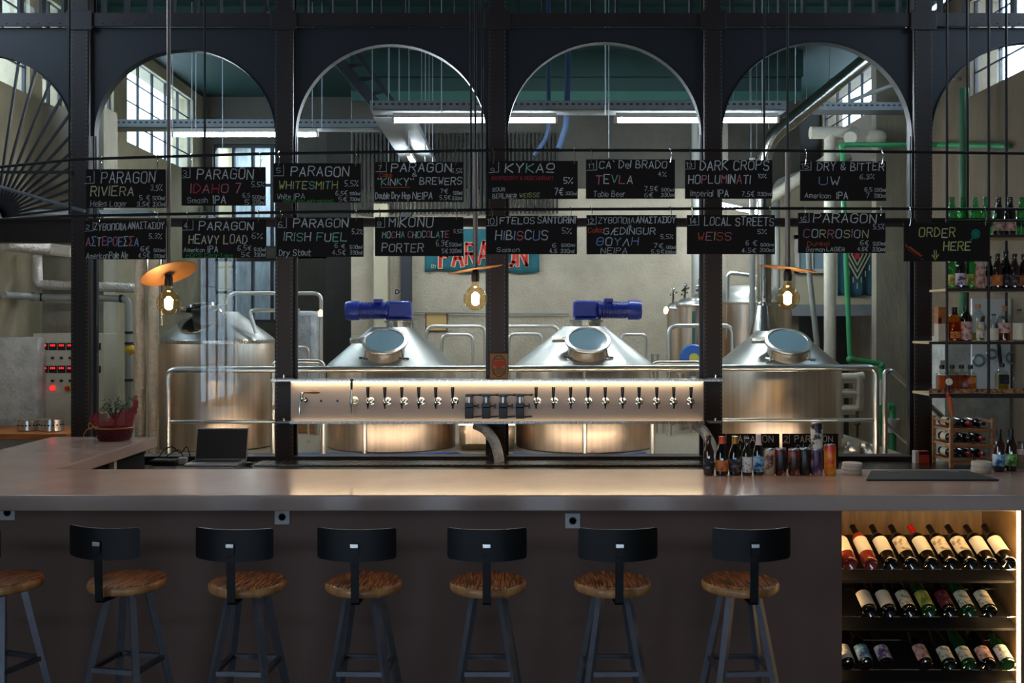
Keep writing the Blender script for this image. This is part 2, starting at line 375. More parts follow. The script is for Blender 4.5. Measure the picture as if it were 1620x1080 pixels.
struct('wall_front', MB().bx(XL-.3, ex0, YF-.3, YF, 0, CZ).bx(ex1, XR+.3, YF-.3, YF, 0, CZ).bx(ex0, ex1, YF-.3, YF, 0, ez0).bx(ex0, ex1, YF-.3, YF, ez1, CZ), 'front_wall', 'dark wall behind the photographer', 'wall')
m = MB()
for k in range(6): x = ex0+(ex1-ex0)*k/5; m.bx(x-.03, x+.03, YF-.2, YF-.1, ez0, ez1)
w = m.build('window_8', 'window_frame'); tag(w, 'unseen low glazed strip added behind the camera for fill light', 'window', None, 'structure'); MB().bx(ex0, ex1, YF-.153, YF-.147, ez0, ez1).build('pane', 'pane_glass', w)
area_light('window_portal', ((ex0+ex1)/2, YF-.28, (ez0+ez1)/2), ex1-ex0, ez1-ez0, 10, (1,1,1), (PI/2, 0, 0), True)
# far right corner: cream box over a dark recess
struct('wall_mezzanine', MB().bx(3.4, XR, 12.3, 12.6, 2.13, 3.62).bx(3.4, 3.5, 12.6, YB, 2.13, 3.62), 'cream_wall', 'cream painted upper wall behind the blue hanging', 'wall')
struct('wall_recess', MB().bx(3.3, XR, 13.6, 13.8, 0, 2.1), 'dark_wall', 'dark recessed wall under the cream upper wall', 'wall')
struct('beam', MB().bx(3.3, XR, 12.2, 12.5, 2.02, 2.16), 'tray_grey', 'grey beam under the cream upper wall in the far corner', 'beam')
struct('wall_end', MB().bx(3.6, XR, YB, YB+.3, 0, CZ), 'dark_wall', 'dark end wall in the far right corner', 'wall')
# pilasters
def pil(x0, x1, y0, y1, z0, z1, mt, label): struct('pillar', MB().bx(x0, x1, y0, y1, z0, z1), mt, label, 'pillar')
pil(4.19, 4.6, 11.45, 11.6, 0, 5.3, 'concrete_pillar', 'stained concrete pillar with white patches right of the green pipe')
pil(-4.6, -4.0, 9.75, 10.1, 0, 4.05, 'concrete_pillar', 'tall concrete pillar behind the basket plant')
pil(X_(592,12.3), X_(614,12.3), 12.25, 12.5, 0, 3.4, 'cream_wall', 'narrow pale pillar behind the blue motor on the back wall')
pil(X_(1128,12.3), X_(1150,12.3), 12.3, 12.5, 0, 4.7, 'concrete_pillar', 'shallow pilaster on the back wall near the tall vessels')
struct('wall_low', MB().bx(-4.6, -4.17, 8.75, 9.05, 0, 1.80), 'concrete_rough', 'low rough grey concrete wall beside the control cabinet', 'wall')
struct('wall_stair', MB().bx(4.0, 4.6, 9.2, 9.5, 0, 1.80), 'concrete_rough', 'rough grey low concrete wall behind the bottle shelves', 'wall')
struct('wall_curtain', MB().bx(X_(512,13), -2.0, 13.2, 13.3, 0, 4.6), 'dark_curtain', 'dark streaked strip curtain left of the back wall', 'curtain')
DK = .82
struct('floor_deck', MB().bx(-2.9, 3.3, 7.75, 12.45, DK-.07, DK), 'deck', 'pale perforated steel deck the tanks stand on', 'deck')

# ------------------------------------------------------------------ arcade: columns, arch plates, panes
YC = 7.22
CX = [-4.50, X_(131,7.2), X_(452,7.2), X_(787,7.2), X_(1126,7.2), X_(1456,7.2), 4.50]
cn = ['at the outer left end', 'beside the control cabinet', 'at the tap panel start', 'behind the middle of the tap panel', 'at the tap panel end', 'beside the bottle shelves', 'at the outer right end']
for i, x in enumerate(CX):
    m = MB(); h = .062
    m.bx(x-h, x+h, YC-.075, YC-.06, 0, CZ); m.bx(x-h, x+h, YC+.06, YC+.075, 0, CZ); m.bx(x-.05, x-.038, YC-.06, YC+.06, 0, CZ); m.bx(x+.038, x+.05, YC-.06, YC+.06, 0, CZ)
    m.bx(x-h-.03, x+h+.03, YC-.085, YC-.0751, 4.02, 4.16)
    c = m.build('column', 'column_steel', bevel=.002); tag(c, 'dark rust-brown riveted steel column '+cn[i], 'column', 'riveted steel columns', 'structure')
    r = MB(); z = .95
    while z < 4.9:
        for sx in (-1, 1): r.box((x+sx*.052, YC-.0765, z), (.006, .004, .008))
        z += .030
    r.build('rivet', 'rivet', c)
BEAM0, BEAM1 = 4.05, 4.145
m = MB().bx(XL, XR, YC-.07, YC-.055, BEAM0, BEAM1).bx(XL, XR, YC-.06, YC+.05, BEAM0+.04, BEAM0+.055)
for k in range(120): m.box((XL+.05+k*.0766, YC-.072, BEAM0+.02), (.008, .005, .008), 0)
struct('beam', m, 'column_steel', 'dark riveted steel beam across the top of the arches', 'beam')
bays = [(-4.47, X_(120,7.2), 3.22, 3.86), (X_(150,7.2), X_(438,7.2), 3.27, 3.895), (X_(467,7.2), X_(771,7.2), 3.27, 3.935), (X_(802,7.2), X_(1110,7.2), 3.28, 3.95), (X_(1140,7.2), X_(1442,7.2), 3.27, 3.95), (X_(1471,7.2), 4.47, 3.27, 3.95)]
bl = ['arched opening with an iron fan of bars beside the control cabinet', 'arched steel window in front of the first tank', 'arched steel window behind the start of the tap panel', 'arched steel window behind the taps right of centre', 'arched steel window behind the cans and bottles', 'arched steel window behind the bottle shelves']
for i, (a, b, zs, zt) in enumerate(bays):
    cx = (a+b)/2; ra = (b-a)/2; N = 40; m = MB(); x0, x1 = CX[i]+.062, CX[i+1]-.062
    y0, y1 = YC-.035, YC-.02
    pts = [(cx-ra*math.cos(PI*k/N), zs+(zt-zs)*math.sin(PI*k/N)) for k in range(N+1)]
    for y, fl in ((y0, 0), (y1, 1)):
        vs = []; fs = []
        for k in range(N+1): vs += [(pts[k][0], y, pts[k][1]), (x0+(x1-x0)*k/N, y, BEAM0)]
        for k in range(N): fs.append((2*k, 2*k+2, 2*k+3, 2*k+1))
        vs += [(x0, y, zs), (x1, y, zs)]; n0 = len(vs)
        fs += [(n0-2, 0, 1), (2*N, n0-1, 2*N+1)]
        m.add(vs, fs, 0)
    if i == 0:
        w = thing('door_1', bl[0], 'doorway', (cx, YC, 0), None, 0, 'structure')
    else:
        w = thing('window_%d' % (i+1), bl[i], 'window', (cx, YC, 0), None, 0, 'structure')
    m.build('arch_plate', 'black_steel', w, world=True, fix=False)
    e = MB()
    full = [(a, 2.70)]+pts+[(b, 2.70)]
    vs = []; fs = []
    for k, (px, pz) in enumerate(full):
        d = Vector((px-cx, 0, max(0, pz-zs))); d = d.normalized() if d.length > 0 else Vector((1,0,0))
        for (yy, dd) in ((YC-.045, 0), (YC+.03, 0), (YC+.03, .007), (YC-.045, .007)): vs.append((px-d.x*dd, yy, pz-d.z*dd))
    for k in range(len(full)-1):
        for q in range(4): fs.append((k*4+q, k*4+(q+1) % 4, k*4+4+(q+1) % 4, k*4+4+q))
    e.add(vs, fs); e.build('arch_rim', 'rim_steel' if i else 'black_steel', w, world=True)
    t = MB().bx(x0, x1, YC-.055, YC+.03, 2.618, 2.665); t.bx(x0, x1, YC-.075, YC-.055, 2.66, 2.672)
    if i == 0: t.bx(x0, x1, YC-.06, YC+.06, 2.50, 2.62)
    t.build('transom', 'column_steel', w, world=True)
    if i:
        s = MB().bx(x0, x1, YC-.07, YC+.08, .90, .962); s.bx(x0, x1, YC-.075, YC-.07, .94, .962)
        if i < 5: s.build('sill', 'column_steel', w, world=True)
        for sx in (a, b):
            MB().bx(sx-.012, sx+.012, YC-.02, YC+.02, .95, zs).build('side_frame', 'rim_steel', w, world=True)
        MB().bx(x0, x1, YC+.034, YC+.040, .95, BEAM0).build('pane', 'pane_glass', w, world=True)
    else:
        cxx, czz = X_(-8,7.2), 2.68
        for k in range(1, 13):
            an = math.radians(6.8*k)
            d = Vector((math.cos(an), 0, math.sin(an))); L = .1
            while True:
                q = Vector((cxx, 0, czz))+d*L
                if q.x > b-.005 or (q.z > zs and ((q.x-cx)/ra)**2+((q.z-zs)/(zt-zs))**2 > 1): break
                L += .01
            MB().bar((cxx+d.x*.05, YC-.01, czz+d.z*.05), (q.x, YC-.01, q.z), .016, .016).build('fan_bar', 'black_steel', w, world=True)
        MB().bar((a, YC-.08, 3.0), (b, YC-.08, 3.0), .02, .02).build('cross_bar', 'black_steel', w, world=True)
    u = MB(); n = 8; nm = thing('window_%d' % (20+i), 'band of small upper panes above the beam, over the '+bl[i].split(' ', 1)[1], 'window', ((x0+x1)/2, YC, BEAM1), None, 0, 'structure')
    for k in range(1, n+1): xx = x0+(x1-x0)*k/(n+.0)-.5*(x1-x0)/n; u.bx(xx-.011, xx+.011, YC-.03, YC+.03, BEAM1, CZ)
    u.build('mullion', 'black_steel', nm, world=True); MB().bx(x0, x1, YC-.003, YC+.003, BEAM1, CZ).build('pane', 'pane_glass', nm, world=True)

# daylight portals over the side windows
for (X, sg, ws) in ((XL, -1, WL), (XR, 1, WR)):
    for (a, b, z0, z1) in ws: area_light('window_portal', (X+sg*.29, (a+b)/2, (z0+z1)/2), z1-z0, b-a, 10, (1,1,1), (0, sg*PI/2, 0), True)

# ------------------------------------------------------------------ bar counter
CT = 1.105
t = thing('bar_counter', 'long L-shaped bar counter with a glossy brown-grey top and dark front', 'bar counter', (0, 5.0, 0))
m = MB()
poly = [(-3.29,4.67),(3.6,4.67),(3.6,5.52),(-2.54,5.52),(-2.54,7.13),(-3.29,7.13)]
n = len(poly); vs = [(x, y, 1.03) for x, y in poly]+[(x, y, CT) for x, y in poly]
m.add(vs, [tuple(range(n))[::-1], tuple(range(n, 2*n))]+[(k, (k+1) % n, n+(k+1) % n, n+k) for k in range(n)])
m.build('countertop', 'counter', t, world=True, bevel=.006)
m = MB().bx(-3.2, 1.64, 4.95, 5.0, 0, 1.03); m.bx(2.562, 3.6, 4.95, 5.0, 0, 1.03); m.build('front_panel', 'fascia', t, world=True)
m = MB().bx(-3.2, 3.6, 5.4, 5.44, 0, 1.03); m.bx(-2.66, -2.62, 5.52, 7.1, 0, 1.03); m.bx(-3.2, -3.16, 5.0, 7.1, 0, 1.03); m.build('rear_panel', 'dark_inside', t, world=True)
MB().bx(-2.60, -2.565, 6.42, 6.46, 0, 1.03).build('support_post', 'white_paint', t, world=True)
# wine compartment built into the counter
wc = thing('wine_cabinet', 'open lit wine cabinet built under the end of the bar', 'wine cabinet', (2.1, 5.2, 0))
m = MB().bx(1.58, 1.60, 5.001, 5.39, .02, 1.028); m.bx(2.535, 2.56, 4.96, 5.39, .02, 1.028); m.bx(1.60, 2.535, 5.37, 5.39, .02, 1.028); m.bx(1.60, 2.535, 5.001, 5.37, 1.008, 1.028); m.bx(1.60, 2.535, 5.001, 5.37, .0, .02)
m.build('carcass', 'wood_warm', wc, world=True)
for (zf, k) in ((.708, 0), (.470, 1), (.204, 2)):
    m = MB(); sl = math.tan(math.radians(27))
    m.bar((1.602, 5.17, zf-.015), (2.533, 5.17, zf-.015), .36, .016, 0, (0, -math.sin(math.radians(27)), math.cos(math.radians(27))))
    m.build('sloping_shelf', 'shelf_dark', wc, world=True)
    MB().tube([(1.601, 5.0, zf-.031), (2.534, 5.0, zf-.031)], .004).build('front_wire', 'chrome', wc, world=True)
    MB().tube([(1.601, 5.18, zf+.0606), (2.534, 5.18, zf+.0606)], .004).build('rear_wire', 'chrome', wc, world=True)
m = MB().bx(2.522, 2.534, 4.962, 4.975, .05, 1.0); m.build('light_strip', 'led_rack', wc, world=True)
m = MB().bx(1.66, 2.52, 5.003, 5.015, 1.0, 1.007); m.build('light_strip', 'led_rack', wc, world=True)
m = MB().bx(1.601, 1.605, 5.003, 5.012, .05, 1.0); m.build('light_strip', 'led_rack', wc, world=True)
# power sockets under the overhang
for (px, py, lb) in ((447, 817, 'white power socket on the bar front between the second and third full stools'), (906, 823, 'white power socket on the bar front between the two middle stools'), (13, 810, 'white power socket on the bar front above the cropped stool')):
    p = P(px, py, 4.95); o = thing('power_socket', lb, 'socket', (p.x, 4.95, p.z), 'sockets on the bar front')
    MB().bx(-.038, .038, -.010, .002, -.038, .038).build('plate', 'socket_white', o, bevel=.003)
    MB().lathe([(.021, -.0112), (.021, -.008), (.017, -.008), (.017, -.0105)], 20, 0, (0,0,0), Matrix.Rotation(PI/2, 4, 'X')@Matrix.Scale(-1, 4, (0,0,1))).build('outlet_ring', 'grey_pvc', o)
    MB().cyl((0,-.0105,0), (0,-.0112,0), .017).build('outlet_well', 'black_plastic', o)

# ------------------------------------------------------------------ back worktop
WT = .93
t = thing('back_worktop', 'dark steel worktop with sink along the arches behind the bar', 'worktop', (.2, 6.8, 0))
MB().bx(-2.5, 4.2, 6.5, 7.14, WT-.04, WT-.0006).build('worktop', 'worktop_steel', t, world=True, bevel=.003)
MB().bx(-2.5, 4.2, 6.56, 7.12, 0, WT-.04).build('base_cabinet', 'dark_inside', t, world=True)
MB().bx(-1.78, 1.35, 6.86, 7.10, WT, WT+.012).build('drip_tray', 'worktop_steel', t, world=True, bevel=.002)
m = MB()
for k in range(60): m.bx(-1.74+k*.0515, -1.715+k*.0515, 6.88, 7.08, WT+.0121, WT+.0135)
m.build('drip_grate', 'worktop_steel', t, world=True)
# ------------------------------------------------------------------ stools
def backrest_mb():
    m = MB(); N = 14; R = .30; half = .165; vs = []; fs = []
    zs = [.935, .942, 1.0, 1.055, 1.062]; ins = [.012, 0, 0, 0, .006]
    for k in range(N+1):
        an = (k/N-.5)*2*math.asin(half/R)
        for j, z in enumerate(zs):
            for (rr) in (R, R-.012):
                a2 = an*(1-ins[j]/half) ; zz = z-.0*abs(an)
                vs.append((rr*math.sin(a2), -.215+R-rr*math.cos(a2)-.05*(z-.935)*0, zz+.006*math.cos(an*2.5)*(-1 if j < 2 else 0)))
    J = len(zs)*2
    for k in range(N):
        for j in range(len(zs)-1):
            a = k*J+j*2; b = a+J
            fs.append((a, b, b+2, a+2)); fs.append((a+1, a+3, b+3, b+1))
        a = k*J; b = a+J
        fs.append((a, a+1, b+1, b)); a += J-2; b += J-2; fs.append((a, b, b+1, a+1))
    for k in (0, N):
        a = k*J
        for j in range(len(zs)-1): fs.append((a+j*2, a+j*2+2, a+j*2+3, a+j*2+1))
    return m.add(vs, fs, 0, True)
def make_stool():
    t = thing('bar_stool', '', 'bar stool', (0,0,0), 'bar stools along the counter')
    s = MB().lathe([(.001,.762),(.150,.762),(.160,.766),(.165,.776),(.165,.790),(.160,.801),(.150,.805),(.001,.806)], 40, mis=[1,1,1,1,1,0,0])
    s.build('seat', ['seat_wood', 'seat_side'], t, sharp=50)
    backrest_mb().build('backrest', 'stool_black', t)
    m = MB(); pts = [(-.03, .752), (-.195, .752), (-.203, .760), (-.212, .95), (-.214, .985)]
    for i in range(len(pts)-1):
        (ya, za), (yb, zb) = pts[i], pts[i+1]
        m.bar((0, ya, za), (0, yb, zb), .034, .006, 0, (0, 0, 1) if i == 0 else (0, 1, 0))
    m.box((0, -.2195, .985), (.034, .004, .05)); m.build('back_bracket', 'stool_black', t)
    MB().box((0, -.2235, .998), (.034, .006, .018)).build('bracket_highlight', 'pipe_steel', t, bevel=.002)  # bright piece standing in for the highlight on the bracket's bent edge
    MB().box((0, 0, .755), (.17, .17, .012)).build('seat_plate', 'stool_steel', t)
    L = []
    for sx, sy in ((-1,-1),(1,-1),(-1,1),(1,1)):
        a = Vector((sx*.058, sy*.058, .75)); b = Vector((sx*.178, sy*.178, 0)); L.append((a, b))
        MB().bar(a, b, .027, .027, 0, (sx, sy, 0)).build('leg', 'stool_steel', t)
    for (i, j) in ((0,1),(2,3),(0,2),(1,3)):
        f = .42; a = L[i][0].lerp(L[i][1], f); b = L[j][0].lerp(L[j][1], f); d = (b-a).normalized()*.012
        MB().bar(a+d, b-d, .02, .02).build('foot_rung', 'stool_steel', t)
    return t
st = make_stool()
spec = [(392, 4.30, 4, 'bar stool second in the full row from the left, standing below the laptop'),
        (576, 4.30, 2, 'bar stool third in the full row, pale knot at its seat edge'),
        (772, 4.30, 0, 'bar stool fourth in the full row, under the flow meters of the tap panel'),
        (969, 4.30, -2, 'bar stool fifth in the full row, right of the power socket under the counter'),
        (1171, 4.30, -3, 'bar stool nearest the lit wine cabinet')]
x, y, a = 202, 4.33, 12
st.location = (X_(x, y), y, 0); st.rotation_euler = (0, 0, math.radians(a)*-1); st['label'] = 'bar stool first in the full row, seat turned slightly, below the corner of the counter'
for (x, y, a, lb) in spec: dup(st, (X_(x, y), y, 0), lb, math.radians(-a))
dup(st, (X_(4, 4.33), 4.33, 0), 'bar stool cropped by the picture edge with only half its seat showing', math.radians(-20))

# ------------------------------------------------------------------ single-stroke chalk lettering
GL = {
'A':"02 28 42/14 34",'B':"02 08 28 37 36 25 05/25 44 43 32 02",'C':"47 38 18 07 03 12 32 43",'D':"02 08 28 46 44 22 02",'E':"42 02 08 48/05 35",'F':"02 08 48/05 35",
'G':"47 38 18 07 03 12 32 43 45 25",'H':"02 08/42 48/05 45",'I':"02 08",'J':"48 43 32 12 03",'K':"02 08/48 05 42",'L':"08 02 42",'M':"02 08 25 48 42",'N':"02 08 42 48",
'O':"18 07 03 12 32 43 47 38 18",'P':"02 08 38 47 46 35 05",'R':"02 08 38 47 46 35 05/25 42",'S':"47 38 18 07 06 15 35 44 43 32 12 03",'T':"08 48/28 22",'U':"08 03 12 32 43 48",
'V':"08 22 48",'W':"08 12 25 32 48",'X':"02 48/08 42",'Y':"08 25 48/25 22",'Z':"08 48 02 42",'0':"18 07 03 12 22 33 37 28 18",'1':"07 18 12",'2':"07 18 28 37 36 02 32",
'3':"07 18 28 37 36 25 15/25 34 33 22 12 03",'4':"22 28 04 34",'5':"38 08 05 25 34 33 22 02",'6':"38 18 06 03 12 22 33 34 25 05",'7':"08 38 12",'8':"18 07 06 15 25 36 37 28 18/15 04 03 12 22 33 34 25",
'9':"02 22 34 37 28 18 07 06 15 35",'a':"36 16 05 03 12 32/36 32",'b':"08 02 22 33 35 26 06",'c':"35 26 16 05 03 12 22 33",'d':"38 32 12 03 05 16 36",'e':"04 34 35 26 16 05 03 12 32",
'f':"38 28 17 12/05 25",'g':"36 16 05 03 12 32/36 31 20 00",'h':"08 02/05 16 26 35 32",'i':"02 06/07 08",'k':"08 02/36 04 32",'l':"08 02",'m':"02 06/05 16 25 22/25 36 45 42",
'n':"02 06/05 16 26 35 32",'o':"16 05 03 12 22 33 35 26 16",'p':"00 06 26 35 33 22 02",'r':"02 06/04 16 26",'s':"35 26 16 05 14 24 33 22 02",'t':"18 13 22 32/06 36",'u':"06 03 12 22 33/36 32",
'w':"06 12 24 32 46",'y':"06 23/46 00",'v':"06 22 46",'&':"42 06 17 28 37 36 04 03 12 22 44",'€':"48 28 16 14 22 42/06 36/04 34",'%':"02 48/08 18 17 07 08/43 33 32 42 43",'.':"02 12",',':"12 01",
"'":"08 17",'"':"08 07/28 27",':':"03 04/06 07",'-':"05 25",'Æ':"02 38 32 62/38 68/35 55/15 35",'Q':"18 07 05 14 34 45 47 38 18/02 42",'Σ':"48 08 25 02 42",'Θ':"18 07 03 12 32 43 47 38 18/05 45",
'Π':"02 08 48 42",'Λ':"02 28 42",'[':"00 80"}
RNG = random.Random(11)
def strokes(mb, text, x0, x1, zb, zt, y, lw, mi, jit=.18, slant=.0):
    mis = mi if isinstance(mi, (list, tuple)) else None
    adv = 0; lay = []
    for i, ch in enumerate(text):
        if ch == ' ': adv += 3; continue
        g = GL.get(ch, GL['I']); segs = [[(int(q[0]), int(q[1])) for q in s.split()] for s in g.split('/')]
        w = max(p[0] for s in segs for p in s); lay.append((i, adv, segs)); adv += w+(1.7 if ch.isupper() else 1.4)
    adv = max(adv-1.5, 1); sx = (x1-x0)/adv; sz = (zt-zb)/6
    for i, ox, segs in lay:
        dz = RNG.uniform(-.35, .35)*sz; sc = RNG.uniform(.93, 1.08)
        col = mis[i % len(mis)] if mis else mi
        for s in segs:
            pts = []
            for (a, b) in s:
                pts.append(Vector((x0+(ox+a+RNG.uniform(-jit, jit)+slant*(b-2))*sx, 0, zb+(b-2+RNG.uniform(-jit, jit))*sc*sz+dz)))
            line(mb, pts, y, lw*RNG.uniform(.85, 1.15), col)
def line(mb, pts, y, lw, mi):
    for p, q in zip(pts[:-1], pts[1:]):
        d = q-p
        if d.length < 1e-6: continue
        d.normalize(); n = Vector((-d.z, 0, d.x))*lw/2; e = d*lw*.35
        a, b = p-e, q+e
        mb.add([(a.x+n.x, y, a.z+n.z), (a.x-n.x, y, a.z-n.z), (b.x-n.x, y, b.z-n.z), (b.x+n.x, y, b.z+n.z)], [(0, 1, 2, 3)], mi)

